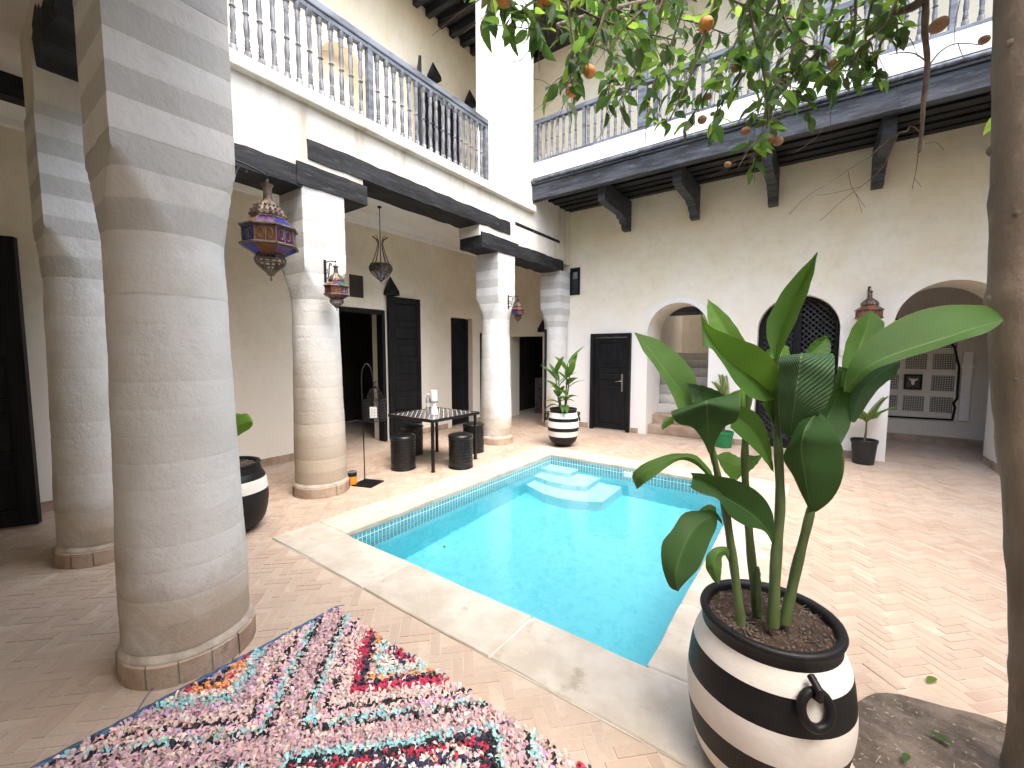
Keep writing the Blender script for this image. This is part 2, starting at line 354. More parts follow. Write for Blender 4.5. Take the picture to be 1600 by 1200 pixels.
def wall_open(mb, O, U, T, L, z0, z1, th, ops, seg=20, col=None):
    """wall along U from O, outward normal T, thickness th going -T; ops = (u0,u1,top,arched)"""
    P = lambda u, z, k: O + U * u + Z_ * z - T * (th * k)
    xs = [(0, None)]
    def quad(a, b_, c, d): mb.add([a, b_, c, d], [(0, 1, 2, 3)])
    flip = U.cross(Z_).dot(T) < 0
    def q(a, b_, c, d):
        if flip: a, b_, c, d = d, c, b_, a
        quad(a, b_, c, d)
    cur = 0
    for (u0, u1, top, arched) in sorted(ops):
        if u0 > cur:
            for k in (0, 1):
                a = (P(cur, z0, k), P(u0, z0, k), P(u0, z1, k), P(cur, z1, k)); q(*(a if k == 0 else a[::-1]))
        pts = []
        if arched:
            r = (u1 - u0) / 2; cxx = (u0 + u1) / 2
            for i in range(seg + 1):
                an = math.pi * (1 - i / seg); pts.append((cxx + r * math.cos(an), top - r + r * math.sin(an)))
        else: pts = [(u0, top), (u1, top)]
        for i in range(len(pts) - 1):
            (ua, za), (ub, zb) = pts[i], pts[i + 1]
            for k in (0, 1):
                a = (P(ua, za, k), P(ub, zb, k), P(ub, z1, k), P(ua, z1, k)); q(*(a if k == 0 else a[::-1]))
            q(P(ua, za, 1), P(ub, zb, 1), P(ub, zb, 0), P(ua, za, 0))
        q(P(u0, z0, 0), P(u0, z0, 1), P(u0, pts[0][1], 1), P(u0, pts[0][1], 0))
        q(P(u1, z0, 1), P(u1, z0, 0), P(u1, pts[-1][1], 0), P(u1, pts[-1][1], 1))
        cur = u1
    if cur < L:
        for k in (0, 1):
            a = (P(cur, z0, k), P(L, z0, k), P(L, z1, k), P(cur, z1, k)); q(*(a if k == 0 else a[::-1]))
    q(P(0, z1, 0), P(L, z1, 0), P(L, z1, 1), P(0, z1, 1))
    q(P(0, z0, 1), P(0, z0, 0), P(0, z1, 0), P(0, z1, 1)); q(P(L, z0, 0), P(L, z0, 1), P(L, z1, 1), P(L, z1, 0))
    return mb

# ---- ground under everything and the tiled floor
mb = MB(); mb.add([(-60, -60, -1.6), (60, -60, -1.6), (60, 60, -1.6), (-60, 60, -1.6)], [(0, 1, 2, 3)])
tag(mb.build('ground', m_soil), 'bare earth under the house', 'ground', kind='structure')
mb = MB(); zf = -.0014
for (a, b_, c, d) in ((-8.6, CX0 + .02, -2.6, 11), (CX1 - .02, 5.9, -2.6, 11), (CX0 + .02, CX1 - .02, -2.6, CY0 + .02), (CX0 + .02, CX1 - .02, CY1 - .02, 11)):
    mb.box((a, c, -.2), (b_, d, zf))
floor = tag(mb.build('floor', m_grout), 'pale terracotta tile floor laid in herringbone around the pool', 'floor', kind='structure')

TONES = [(.415, .315, .238), (.425, .33, .25), (.40, .30, .225), (.44, .35, .268), (.385, .28, .208), (.45, .365, .288), (.415, .312, .24), (.43, .335, .252)]
wv, Lt, gp = .056, .168, .0018
ca = math.cos(R(45)) * wv; tiles = []
def in_rect(x, y, x0, x1, y0, y1): return x0 < x < x1 and y0 < y < y1
COLS = [(-2.6, .71), (-4.42, .72), (-4.42, 2.475), (-4.42, 5.62), (-4.42, 7.62)]
random.seed(11)
for a in range(-140, 141):
    for b_ in range(-48, 49):
        bx, by = a + 3 * b_, a - 3 * b_
        for k in (0, 1):
            cxu, cyu = (bx + 1.5, by + .5) if k == 0 else (bx + .5, by + 1 + 1.5)
            x = (cxu - cyu) * ca - 1.5; y = (cxu + cyu) * ca + 3.5
            if not (-7.4 < x < 3.3 and -1.4 < y < 10.2): continue
            if in_rect(x, y, CX0 - .012, CX1 + .012, CY0 - .012, CY1 + .012): continue
            if (Vector((x, y)) - PIT).length < PITR - .05 + .04 * mnoise.noise(Vector((x * 6, y * 6, 0))): continue
            if in_rect(x, y, -4.0, .2, YW + .03, 8.55): 
                if not (-2.6 < x < -1.5): continue
            tiles.append((x, y, R(45) if k == 0 else R(135)))
def tile_vis(x, y):
    px, py, z = proj((x, y, 0))
    if not (-5 < px < 1605 and py < 1205): return 0
    if in_rect(x, y, -2.29, .3, -.5, 1.35): return 0
    if px > 1520 and py > 700: return 0
    if 1065 < px < 1350 and py > 890: return 0
    for c in COLS:
        if (Vector((x, y)) - Vector(c)).length < .30: return 0
        d = Vector(c).length; 
        if c == COLS[0] and Vector((x, y)).length > d and 178 < px < 405: return 0
    return 1 / z
order = sorted(range(len(tiles)), key=lambda i: -tile_vis(tiles[i][0], tiles[i][1]))
near = set(order[:300])
def tile_geo(mb, x, y, ang, col):
    hl, hw = Lt / 2 - gp, wv / 2 - gp
    U = Vector((math.cos(ang), math.sin(ang), random.gauss(0, .006))); V = Vector((-math.sin(ang), math.cos(ang), random.gauss(0, .012)))
    O = Vector((x, y, random.gauss(.0004, .0007)))
    j = lambda: random.uniform(-.0012, .0012)
    top = [O + U * (hl - .002 + j()) * s1 + V * (hw - .002 + j()) * s2 for s1, s2 in ((-1, -1), (1, -1), (1, 1), (-1, 1))]
    bot = [Vector(((O + U * hl * s1 + V * hw * s2).x, (O + U * hl * s1 + V * hw * s2).y, -.007)) for s1, s2 in ((-1, -1), (1, -1), (1, 1), (-1, 1))]
    mb.add(top + bot, [(0, 1, 2, 3), (0, 4, 5, 1), (1, 5, 6, 2), (2, 6, 7, 3), (3, 7, 4, 0)], col)
def tone():
    c = random.choice(TONES); g_ = random.uniform(.95, 1.05); return tuple(min(1, x * g_) for x in c)
var = []
for k in range(10):
    q = MB(); tile_geo(q, 0, 0, 0, tone()); var.append(q.mesh('tile', m_tile))
big = MB()
for i, (x, y, a) in enumerate(tiles):
    if i in near: inst('tile', random.choice(var), floor, (x, y, random.gauss(.0004, .0007)), (0, 0, a))
    else: tile_geo(big, x, y, a, tone())
big.build('paving_tiles', m_tile, floor, kind='stuff')

# ---- pool
pool = thing('pool', 'small turquoise plunge pool with pale stone coping', 'pool', (0, 0, 0), kind='structure')
WZ, FZ = -.115, -.92
mb = MB(); i0, i1, j0, j1 = PX0, PX1, PY0, PY1
mb.add([(i0, j0, FZ), (i1, j0, FZ), (i1, j1, FZ), (i0, j1, FZ), (i0, j0, -.34), (i1, j0, -.34), (i1, j1, -.34), (i0, j1, -.34)],
       [(0, 1, 2, 3), (0, 4, 5, 1), (1, 5, 6, 2), (2, 6, 7, 3), (3, 7, 4, 0)])
mb.build('basin', m_pool, pool)
mb = MB(); mb.add([(i0, j0, -.34), (i1, j0, -.34), (i1, j1, -.34), (i0, j1, -.34), (i0, j0, -.03), (i1, j0, -.03), (i1, j1, -.03), (i0, j1, -.03)],
       [(0, 4, 5, 1), (1, 5, 6, 2), (2, 6, 7, 3), (3, 7, 4, 0)])
mb.build('mosaic_band', m_mosaic, pool)
def round_step(x1, y0, z0, z1, curve):
    pts = [(i0 + .001, j1 - .001), (i0 + .001, y0)]
    n = 10
    for k in range(n + 1):
        u = k / n; x = i0 + (x1 - i0) * u; pts.append((x, y0 - curve * math.sin(math.pi * u)))
    pts.append((x1, j1 - .001))
    m_ = len(pts); q = MB()
    q.add([(x, y, z0) for x, y in pts] + [(x, y, z1) for x, y in pts], [tuple(range(m_, 2 * m_))[::-1]] + [(k, (k + 1) % m_, m_ + (k + 1) % m_, m_ + k)[::-1] for k in range(m_)])
    bm_fix = q.build('step', m_poolstep, pool); return bm_fix
round_step(i0 + .46, j1 - .26, FZ, -.22, .02); round_step(i0 + .80, j1 - .46, FZ, -.42, .08); round_step(i0 + 1.12, j1 - .66, FZ, -.62, .18)
mb = MB(); mb.box((-2.05, j1 - .02, -.16), (-1.9, j1 + .0, -.06)); mb.build('skimmer_slot', m_whitepl, pool)
q = MB(); nx, ny = 40, 52
q.grid([[(i0 + .001 + (i1 - i0 - .002) * a / nx, j0 + .001 + (j1 - j0 - .002) * b_ / ny, WZ) for a in range(nx + 1)] for b_ in range(ny + 1)])
tag(q.build('pool_water', m_water), 'clear turquoise water filling the plunge pool', 'water', kind='structure')
# coping slabs, each its own piece on a mortar bed
mb = MB()
mb.box((CX0 + .004, CY0 + .004, -.19), (CX1 - .004, PY0 - .004, .004)); mb.box((CX0 + .004, PY1 + .004, -.19), (CX1 - .004, CY1 - .004, .004))
mb.box((CX0 + .004, PY0 - .004, -.19), (PX0 - .004, PY1 + .004, .004)); mb.box((PX1 + .004, PY0 - .004, -.19), (CX1 - .004, PY1 + .004, .004))
mb.build('mortar_bed', m_mortar, pool)
random.seed(5)
def slab(x0, x1, y0, y1):
    q = MB(); j = lambda: random.uniform(-.005, .005); n = 6
    pts = []
    def side(a, b_):
        for k in range(n): 
            u = k / n; p = Vector(a).lerp(Vector(b_), u); pts.append(Vector((p.x + (j() if k else 0), p.y + (j() if k else 0))))
    g_ = .006
    c = [(x0 + g_, y0 + g_), (x1 - g_, y0 + g_), (x1 - g_, y1 - g_), (x0 + g_, y1 - g_)]
    for k in range(4): side(c[k], c[(k + 1) % 4])
    m_ = len(pts); cen = Vector(((x0 + x1) / 2, (y0 + y1) / 2)); z = .012 + random.uniform(-.001, .002)
    inner = [p + (cen - p).normalized() * .008 for p in pts]
    q.add([(p.x, p.y, -.03) for p in pts] + [(p.x, p.y, z - .006) for p in pts] + [(p.x, p.y, z) for p in inner],
          [(k, (k + 1) % m_, m_ + (k + 1) % m_, m_ + k) for k in range(m_)] + [(m_ + k, m_ + (k + 1) % m_, 2 * m_ + (k + 1) % m_, 2 * m_ + k) for k in range(m_)] + [tuple(range(2 * m_, 3 * m_)), tuple(range(m_))[::-1]])
    q.build('coping_slab', m_cope, pool)
for x0, x1 in ((CX0, -2.35), (-2.35, -1.28), (-1.28, CX1)): slab(x0, x1, CY0, PY0 + .012)
for x0, x1 in ((CX0, -2.6), (-2.6, -1.5), (-1.5, CX1)): slab(x0, x1, PY1 - .012, CY1)
for y0, y1 in ((PY0 + .012, 2.95), (2.95, 4.1), (4.1, PY1 - .012)): slab(CX0, PX0 + .012, y0, y1)
for y0, y1 in ((PY0 + .012, 2.62), (2.62, 3.85), (3.85, PY1 - .012)): slab(PX1 - .012, CX1, y0, y1)

# ---- earth pit around the tree
q = MB(); rows = []
for i in range(15):
    r = i / 14
    rows.append([(PIT.x + (PITR + .085 * mnoise.noise(Vector((math.cos(a), math.sin(a), 3.3)) * 1.7)) * r * math.cos(a), PIT.y + (PITR + .085 * mnoise.noise(Vector((math.cos(a), math.sin(a), 3.3)) * 1.7)) * r * math.sin(a),
                  .004 + .035 * (1 - r) + .012 * mnoise.noise(Vector((r * math.cos(a) * 9, r * math.sin(a) * 9, 0))) * (1 if r < .95 else .2)) for a in [2 * math.pi * k / 60 for k in range(60)]])
q.grid(rows, closed=True)
tag(q.build('tree_pit', m_soil, smooth=60), 'bare grey soil pit around the foot of the orange tree', 'soil', kind='structure')

# ================================================================== ARCADE WING (left)
arc = thing('arcade_wing', 'cream house wing with open arcade below and railed gallery above', 'building', (0, 0, 0), kind='thing')
# gallery wall with door openings
mb = MB()
OPS = [(3.40, 4.57, 2.25, False), (6.17, 6.82, 2.24, False), (-.55, .30, 2.35, False)]
wall_open(mb, Vector((XB, -2.4, 0)), Y_, X_, 10.6, 0, 4.1, .35, [(a + 2.4, b_ + 2.4, c, d) for a, b_, c, d in OPS])
m_gal = plaster('plaster_gallery', (.70, .62, .47), (.785, .72, .59), white=(.80, .76, .67), zlo=.1, zhi=2.4)
mb.build('gallery_wall', m_gal, arc)
mb = MB(); wall_open(mb, Vector((XB - .004, -2.4, 4.1)), Y_, X_, 10.6, 0, 3.6, .35, [(5.47 + 2.4, 6.62 + 2.4, 2.25, False), (3.55 + 2.4, 4.32 + 2.4, 2.05, True)]); mb.build('upper_wall', m_cream, arc)
# end wall of the gallery
mb = MB(); wall_open(mb, Vector((XB, 8.05, 0)), X_, -Y_, 1.45, 0, 4.1, .35, [(.12, 1.0, 1.9, False)]); mb.build('end_wall', m_gal, arc)
# facade above the openings
mb = MB()
mb.box((-4.62, .5, 3.17), (XF, .945, 3.98)); mb.box((-4.62, .945, 3.30), (XF, 2.95, 3.98)); mb.box((-4.62, 2.95, 3.60), (XF, 4.95, 3.98)); mb.box((-4.62, 4.95, 3.30), (XF, 7.85, 3.98))
mb.box((-4.62, 6.45, 3.98), (XF, 7.85, 4.35))
mb.build('facade_wall', m_facade, arc)
q = MB(); q.box((-4.66, .42, 3.98), (XF + .085, 6.40, 4.10)); q.build('string_course', m_facade, arc, bevel=.012)
q = MB(); q.box((-6.0, -2.4, 3.72), (-4.66, 8.05, 4.09)); q.build('gallery_ceiling', m_ceil, arc)
q = MB()
for y0, y1 in ((-1.1, 8.05),): q.add([(XB, y0, 3.56), (XB, y1, 3.56), (XB + .035, y0, 3.58), (XB + .035, y1, 3.58), (XB + .05, y0, 3.64), (XB + .05, y1, 3.64), (XB + .13, y0, 3.70), (XB + .13, y1, 3.70), (XB + .16, y0, 3.722), (XB + .16, y1, 3.722)], [(2 * k, 2 * k + 2, 2 * k + 3, 2 * k + 1) for k in range(4)])
q.build('cornice', m_ceil, arc)
def log(mb, p0, p1, h0, h1, wob=.015, n=24):
    """rough hewn beam between two points; h0 = half depth across, h1 = half height"""
    p0, p1 = Vector(p0), Vector(p1); d = (p1 - p0); sd_ = d.normalized().cross(Z_); rows = []
    base = [(-1, -1), (0, -1.05), (1, -1), (1.02, 0), (1, 1), (0, 1.0), (-1, 1), (-1.02, 0)]
    for i in range(n + 1):
        c = p0 + d * (i / n); row = []
        for a, b_ in base:
            q_ = c + sd_ * a * h0 + Z_ * b_ * h1; nn = mnoise.noise_vector(q_ * 4.5) * wob + mnoise.noise_vector(q_ * 14) * wob * .4
            nn.x *= (.4 if abs(sd_.x) > .5 else 1); row.append(q_ + nn)
        rows.append(row)
    mb.grid(rows, closed=True); m_ = len(base); L0 = len(mb.v) - m_ * (n + 1)
    mb.add(rows[0], [tuple(range(m_))]); mb.add(rows[-1], [tuple(range(m_))[::-1]])
    return mb
for nm, p0, p1, h0, h1 in (('lintel', (-4.40, .90, 3.265), (-4.40, 2.26, 3.265), .212, .095), ('lintel', (-4.40, 2.32, 3.56), (-4.40, 5.72, 3.56), .214, .10), ('lintel', (-4.40, 5.55, 3.24), (-4.40, 7.5, 3.24), .212, .105),
                    ('corbel_block', (-4.40, 2.20, 3.295), (-4.40, 2.99, 3.29), .222, .105), ('corbel_block', (-4.40, 4.98, 3.245), (-4.40, 5.94, 3.245), .224, .112)):
    log(MB(), p0, p1, h0, h1, .018 if nm == 'lintel' else .008).build(nm, m_blackY, arc, smooth=35)
q = MB(); q.box((XF - .05, 5.87, 3.655), (XF + .006, 7.37, 3.715)); q.build('lintel', m_blackY, arc, bevel=.01)
q = MB(); q.box((-5.38, -2.0, 3.55), (-5.22, 2.2, 3.74)); q.build('ceiling_beam', m_blackY, arc, bevel=.012)
# upper gallery: pier, ceiling with joists, roof
q = MB(); q.box((-4.56, 5.3, 4.10), (XF, YR + .02, 7.7)); q.build('pier', m_white, arc, bevel=.02)
q = MB(); q.box((-6.4, -2.4, 7.72), (-4.72, 8.0, 7.95)); q.build('roof', m_soff, arc)  # cut short of the pier so the sky brightens the upper wall
for k in range(34):
    y = -2.2 + k * .3; q = MB(); q.box((-5.99, y, 7.56), (-4.75, y + .10, 7.715)); q.build('joist', m_soff, arc)
q = MB()
q.box((-4.5, -1.2, 4.1), (XF, -.86, 7.7))
q.build('pier', m_white, arc, bevel=.02)

def baluster_mesh(h, r, mat):
    P_ = [(.95, 0), (.95, .10), (.62, .115), (.78, .135), (.62, .155), (.80, .175), (.58, .195), (.72, .215), (.50, .235), (.66, .27), (.74, .36), (.55, .47), (.50, .49), (.86, .505), (.50, .52), (.55, .54), (.72, .64), (.64, .75), (.5, .785), (.72, .805), (.56, .825), (.8, .845), (.6, .865), (.78, .885), (.6, .9), (.95, .915), (.95, 1)]
    q = MB(); q.lathe([(a * r, z * h) for a, z in P_], 10); return q.mesh('baluster', mat, smooth=50)
bm_l = baluster_mesh(.80, .034, m_balus)
ral = part('balustrade', arc)
q = MB(); q.box((XF - .075, .5, 4.955), (XF + .015, 5.17, 5.035)); q.build('handrail', m_rail, ral, bevel=.012)
q = MB(); q.box((XF - .06, .5, 4.905), (XF, 5.17, 4.953)); q.build('top_rail', m_rail, ral, bevel=.004)
q = MB(); q.box((XF - .06, .5, 4.102), (XF, 5.17, 4.128)); q.build('bottom_rail', m_facade, ral)
for y in (1.02, 3.09, 5.14):
    q = MB(); q.box((XF - .065, y - .032, 4.104), (XF + .005, y + .032, 4.953)); q.build('post', m_rail, ral, bevel=.006)
    if y > 5: break
    for k in range(17): inst('baluster', bm_l, ral, (XF - .03, y + .115 * (k + 1), 4.115), (random.uniform(-.012, .012), random.uniform(-.012, .012), random.uniform(0, 6)))
for k in range(3): inst('baluster', bm_l, ral, (XF - .03, .62 + .115 * k, 4.115))

def panel_door(parent, name, O, U, T, W_, H_, rows, stile=.09, thick=.045, mat=m_black, arch=None, handle=None):
    """framed door leaf: backing, stiles and rails, one raised panel per row (z0,z1); arch: row index with an arched panel"""
    d = part(name, parent); V = Z_
    q = MB(); q.obox(O, U, V, T, (.004, W_ - .004), (.004, H_ - .004), (-thick, -.016)); q.build('backing', mat, d)
    q = MB(); q.obox(O, U, V, T, (0, stile), (0, H_), (-thick - .003, 0)); q.obox(O, U, V, T, (W_ - stile, W_), (0, H_), (-thick - .003, 0))
    z = 0
    for (a, b_) in list(rows) + [(H_, H_)]:
        if a > z: q.obox(O, U, V, T, (stile - .0005, W_ - stile + .0005), (z + (0 if z else .001), a - (.001 if a == H_ else 0)), (-thick - .001, -.002))
        z = b_
    q.build('rails', mat, d, bevel=.004)
    for i, (a, b_) in enumerate(rows):
        q = MB(); u0, u1 = stile + .018, W_ - stile - .018
        if arch == i:
            n = 16; r = (u1 - u0) / 2; pts = [(u0, a + .02)] + [((u0 + u1) / 2 - r * math.cos(math.pi * k / n), b_ - .02 - r + r * math.sin(math.pi * k / n)) for k in range(n + 1)] + [(u1, a + .02)]
            m_ = len(pts); cu, cv = (u0 + u1) / 2, (a + b_) / 2
            ins = [(cu + (u - cu) * .86, cv + (v - cv) * .92) for u, v in pts]
            q.add([O + U * u + V * v + T * -.016 for u, v in pts] + [O + U * u + V * v + T * -.004 for u, v in ins], [(k, (k + 1) % m_, m_ + (k + 1) % m_, m_ + k) for k in range(m_)][::-1] + [tuple(range(m_, 2 * m_))])
        else:
            iv = .016; a1, b1 = a + .014, b_ - .014
            o_ = [(u0, a1), (u1, a1), (u1, b1), (u0, b1)]; n_ = [(u0 + iv, a1 + iv), (u1 - iv, a1 + iv), (u1 - iv, b1 - iv), (u0 + iv, b1 - iv)]
            q.add([O + U * u + V * v + T * -.016 for u, v in o_] + [O + U * u + V * v + T * -.005 for u, v in n_], [(k, (k + 1) % 4, 4 + (k + 1) % 4, 4 + k) for k in range(4)] + [(4, 5, 6, 7)])
        q.build('panel', mat, d)
    return d
def door_frame(parent, O, U, T, W_, H_, fw=.07, fd=.06, mat=m_black):
    q = MB(); q.obox(O, U, Z_, T, (-fw, 0), (0, H_ + fw), (-.1, fd)); q.obox(O, U, Z_, T, (W_, W_ + fw), (0, H_ + fw), (-.1, fd)); q.obox(O, U, Z_, T, (0, W_), (H_, H_ + fw), (-.1, fd - .004))
    return q.build('door_frame', mat, parent, bevel=.006)
# tall open leaf beside the dark doorway, folded back on the wall
panel_door(arc, 'door', Vector((XB + .075, 4.60, .03)), Vector((.03, 1, 0)).normalized(), X_, .69, 2.46, [(.12, .38), (.47, .72), (.80, 1.02), (1.10, 1.33), (1.41, 1.64), (1.72, 1.95), (2.04, 2.36)])
door_frame(arc, Vector((XB - .03, 3.47, 0)), Y_, X_, 1.03, 2.17, .07, .05)
# second door, shut, set back in its reveal
panel_door(arc, 'door', Vector((XB - .12, 6.17, .02)), Y_, X_, .65, 2.2, [(.10, 1.0), (1.10, 2.10)], arch=1)
q = MB(); q.box((XB + .002, 7.06, 0), (XB + .42, 7.10, 1.95)); q.build('shutter_leaf', m_black, arc, bevel=.004)
# leaf by the camera's left, standing open
hinge = Vector((-5.99, -.42, .02)); tip = Vector((-5.55, .47, .02)); U = (tip - hinge).normalized(); T = Vector((U.y, -U.x, 0))
panel_door(arc, 'door', hinge, U, T, (tip - hinge).length, 2.5, [(.14, .55), (.65, 1.02), (1.12, 1.5), (1.6, 1.98), (2.08, 2.4)], stile=.11, thick=.06)
# rooms behind the openings, their shade put into the dark wall colour
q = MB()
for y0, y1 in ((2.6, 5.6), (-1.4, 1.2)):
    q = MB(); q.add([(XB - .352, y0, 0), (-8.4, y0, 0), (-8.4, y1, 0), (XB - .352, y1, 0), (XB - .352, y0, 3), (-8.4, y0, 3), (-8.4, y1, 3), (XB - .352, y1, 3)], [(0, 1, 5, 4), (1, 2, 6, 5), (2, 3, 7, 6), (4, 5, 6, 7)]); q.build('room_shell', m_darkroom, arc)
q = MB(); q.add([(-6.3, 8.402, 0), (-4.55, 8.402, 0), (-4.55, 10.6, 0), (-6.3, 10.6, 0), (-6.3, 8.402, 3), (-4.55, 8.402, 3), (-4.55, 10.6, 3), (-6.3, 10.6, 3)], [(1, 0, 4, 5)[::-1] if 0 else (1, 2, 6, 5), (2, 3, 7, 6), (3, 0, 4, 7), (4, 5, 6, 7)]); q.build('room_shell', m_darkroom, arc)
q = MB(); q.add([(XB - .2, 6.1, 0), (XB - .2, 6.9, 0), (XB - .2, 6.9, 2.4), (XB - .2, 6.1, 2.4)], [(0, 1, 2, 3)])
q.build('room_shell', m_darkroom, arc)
# upper doors and arched opening
panel_door(arc, 'door', Vector((XB - .06, 5.49, 4.12)), Y_, X_, .55, 2.2, [(.1, .9), (1.0, 2.1)])
panel_door(arc, 'door', Vector((XB - .06, 6.05, 4.12)), Y_, X_, .55, 2.2, [(.1, .9), (1.0, 2.1)])
q = MB(); q.add([(XB - .30, 3.4, 4.1), (XB - .30, 4.5, 4.1), (XB - .30, 4.5, 6.5), (XB - .30, 3.4, 6.5)], [(0, 1, 2, 3)]); q.build('niche_back', m_cream, arc)
panel_door(arc, 'shutter_leaf', Vector((XB + .03, 5.43, 4.5)), Vector((.8, -.6, 0)), Vector((.6, .8, 0)), .3, 2.1, [(.1, 1.0), (1.1, 2.0)], stile=.06)
# small niche over the doorway: flush block, its dark colour standing in for shade
q = MB(); q.box((XB - .1, 3.92, 2.41), (XB + .004, 4.17, 2.76)); q.build('niche', m_darkroom, arc)
# door 3 leaf, swung into the gallery
hinge = Vector((-4.86, 8.03, .02)); tip = Vector((-4.52, 7.34, .02)); U = (tip - hinge).normalized(); T = Vector((U.y, -U.x, 0))
panel_door(arc, 'door', hinge, U, T, (tip - hinge).length, 1.98, [(.1, .6), (.7, 1.2), (1.3, 1.86)])
q = MB(); q.box((-5.75, 8.9, 0), (-5.2, 9.5, .85)); q.box((-5.74, 8.88, .85), (-5.19, 9.52, .89)); q.build('sideboard', m_dmetal, arc)
# skirting tiles along the gallery wall
random.seed(3)
def skirt(parent, O, U, T, L, h=.10, step=.15):
    n = int(L / step)
    for k in range(n):
        q = MB(); e = random.uniform(.008, .013); q.obox(O, U, Z_, T, (k * step + .002, (k + 1) * step - .002), (0, h + random.uniform(-.006, .006)), (0, e)); q.build('skirting_tile', m_terra, parent)
skirt(arc, Vector((XB, .35, 0)), Y_, X_, 3.0); skirt(arc, Vector((XB, 5.3, 0)), Y_, X_, .85); skirt(arc, Vector((XB, 6.85, 0)), Y_, X_, 1.15)

# ================================================================== REAR WING
rear = thing('arched_wing', 'cream house wing with three arches and a timber gallery overhead', 'building', (0, 0, 0), kind='thing')
AX = [(-2.57, -1.52, 2.41), (-.81, .24, 2.41), (.82, 1.93, 2.47)]
mb = MB(); X0 = -4.64
wall_open(mb, Vector((X0, YW, 0)), X_, -Y_, 10.2, 0, 4.9, .8, [(a - X0, b_ - X0, c, True) for a, b_, c in AX] + [(-4.17 - X0, -3.96 - X0, 0, False)][:0], 28)
mb.build('wall', m_rear, rear)
q = MB(); q.box((-6.3, YW + .004, 4.9), (5.6, YW + .3, 7.75)); q.build('upper_wall', m_cream, rear)
# raised arch trims
for a, b_, c in AX[:1]:
    q = MB(); r = (b_ - a) / 2; cxx = (a + b_) / 2; n = 28; rr = []
    for k in range(n + 1):
        an = math.pi * (1 - k / n); u = Vector((math.cos(an), 0, math.sin(an))); c0 = Vector((cxx, YW, c - r))
        rr.append([c0 + u * (r + .0) + Vector((0, .03, 0)), c0 + u * (r + .001) + Vector((0, -.022, 0)), c0 + u * (r + .075) + Vector((0, -.018, 0)), c0 + u * (r + .085) + Vector((0, .01, 0))])
    if c == 2.41 and a < -2: q.grid(rr); q.build('arch_trim', m_white, rear, smooth=40)
    else:
        q.grid([[x - Vector(((x.x - cxx) * .05, 0, 0)) for x in row] for row in rr]); q.build('arch_trim', m_cream, rear, smooth=40)
# low door
panel_door(rear, 'door', Vector((-3.62, YW - .03, .03)), X_, -Y_, .68, 1.78, [(.10, .86), (.95, 1.10), (1.19, 1.68)], stile=.10)
door_frame(rear, Vector((-3.62, YW - .02, .0)), X_, -Y_, .68, 1.83, .07, .05)
hd = part('door_handle', rear)
q = MB(); q.box((-3.045, YW - .038, .78), (-3.015, YW - .03, 1.12)); q.tube([(-3.03, YW - .04, .98), (-3.03, YW - .08, .98), (-3.07, YW - .09, .985), (-3.14, YW - .085, .97)], .009, 8); q.build('lever', m_chrome, hd, smooth=40)
q = MB(); pts = [(-.055, 0), (-.055, .11), (-.04, .15), (0, .19), (.04, .15), (.055, .11), (.055, 0)]; q.tube([(-3.285 + a, YW - .036, 1.34 + b_) for a, b_ in pts + [pts[0]]], .008, 6); q.box((-3.36, YW - .045, 1.32), (-3.21, YW - .03, 1.335)); q.build('door_grille', m_black, rear)
# window beside the corner
wn = part('window', rear)
q = MB(); x0, x1, z0, z1 = -4.18, -3.965, 2.70, 3.24
for bx in (((x0, x0 + .03), (z0, z1)), ((x1 - .03, x1), (z0, z1)), ((x0 + .03, x1 - .03), (z0, z0 + .035)), ((x0 + .03, x1 - .03), (z1 - .035, z1))): q.box((bx[0][0], YW - .03, bx[1][0]), (bx[0][1], YW + .02, bx[1][1]))
q.build('window_frame', m_black, wn, bevel=.003)
q = MB(); q.box((x0 + .03, YW - .008, z0 + .035), (x1 - .03, YW + .01, z1 - .035)); q.build('pane', m_win, wn)
q = MB(); q.box((x0 + .055, YW - .012, 3.02), (x1 - .055, YW - .009, 3.16)); q.build('sticker', m_balus, wn)
# lattice door in the middle arch
lat = part('lattice_door', rear); a, b_, c = AX[1]; r = (b_ - a) / 2; cxx = (a + b_) / 2; yl = YW + .22
def in_arch(x, z, e=0): return (a + e < x < b_ - e) and (z < c - r or (x - cxx) ** 2 + (z - c + r) ** 2 < (r - e) ** 2)
q = MB(); s = .06; n = 60
for sg in (1, -1):
    for k in range(-80, 120):
        u0 = None; prev = None
        for i in range(0, 200):
            tt = i * .02; x = a + (k * s * 1.4142 + tt * sg * .7071); z = tt * .7071
            ok = in_arch(x, z, .05) and z > .12 and not (abs(x - cxx) < .05)
            if ok and u0 is None: u0 = (x, z)
            if not ok and u0 is not None:
                if prev and (prev[0] - u0[0]) ** 2 > .0004:
                    A, B = Vector((u0[0], yl, u0[1])), Vector((prev[0], yl, prev[1])); d = (B - A).normalized(); nn = d.cross(Y_)
                    off_ = .006 if sg > 0 else -.006
                    q.obox(A + Y_ * off_, d, nn, Y_, (0, (B - A).length), (-.009, .009), (-.007, .007))
                u0 = None
            prev = (x, z)
q.build('lattice', m_lat, lat, kind='stuff')
q = MB(); q.box((a, yl - .03, 0), (a + .055, yl + .03, c - r)); q.box((b_ - .055, yl - .03, 0), (b_, yl + .03, c - r)); q.box((cxx - .05, yl - .032, 0), (cxx + .05, yl + .032, c - .04)); q.box((a + .055, yl - .028, .0), (b_ - .055, yl + .028, .13)); q.box((a + .055, yl - .028, .82), (b_ - .055, yl + .028, .92))
rr = []
for k in range(25):
    an = math.pi * (1 - k / 24); u = Vector((math.cos(an), 0, math.sin(an))); c0 = Vector((cxx, yl, c - r)); rr.append([c0 + u * r - Y_ * .03, c0 + u * (r - .055) - Y_ * .03, c0 + u * (r - .055) + Y_ * .03])
q.grid(rr); q.build('lattice_frame', m_black, lat)
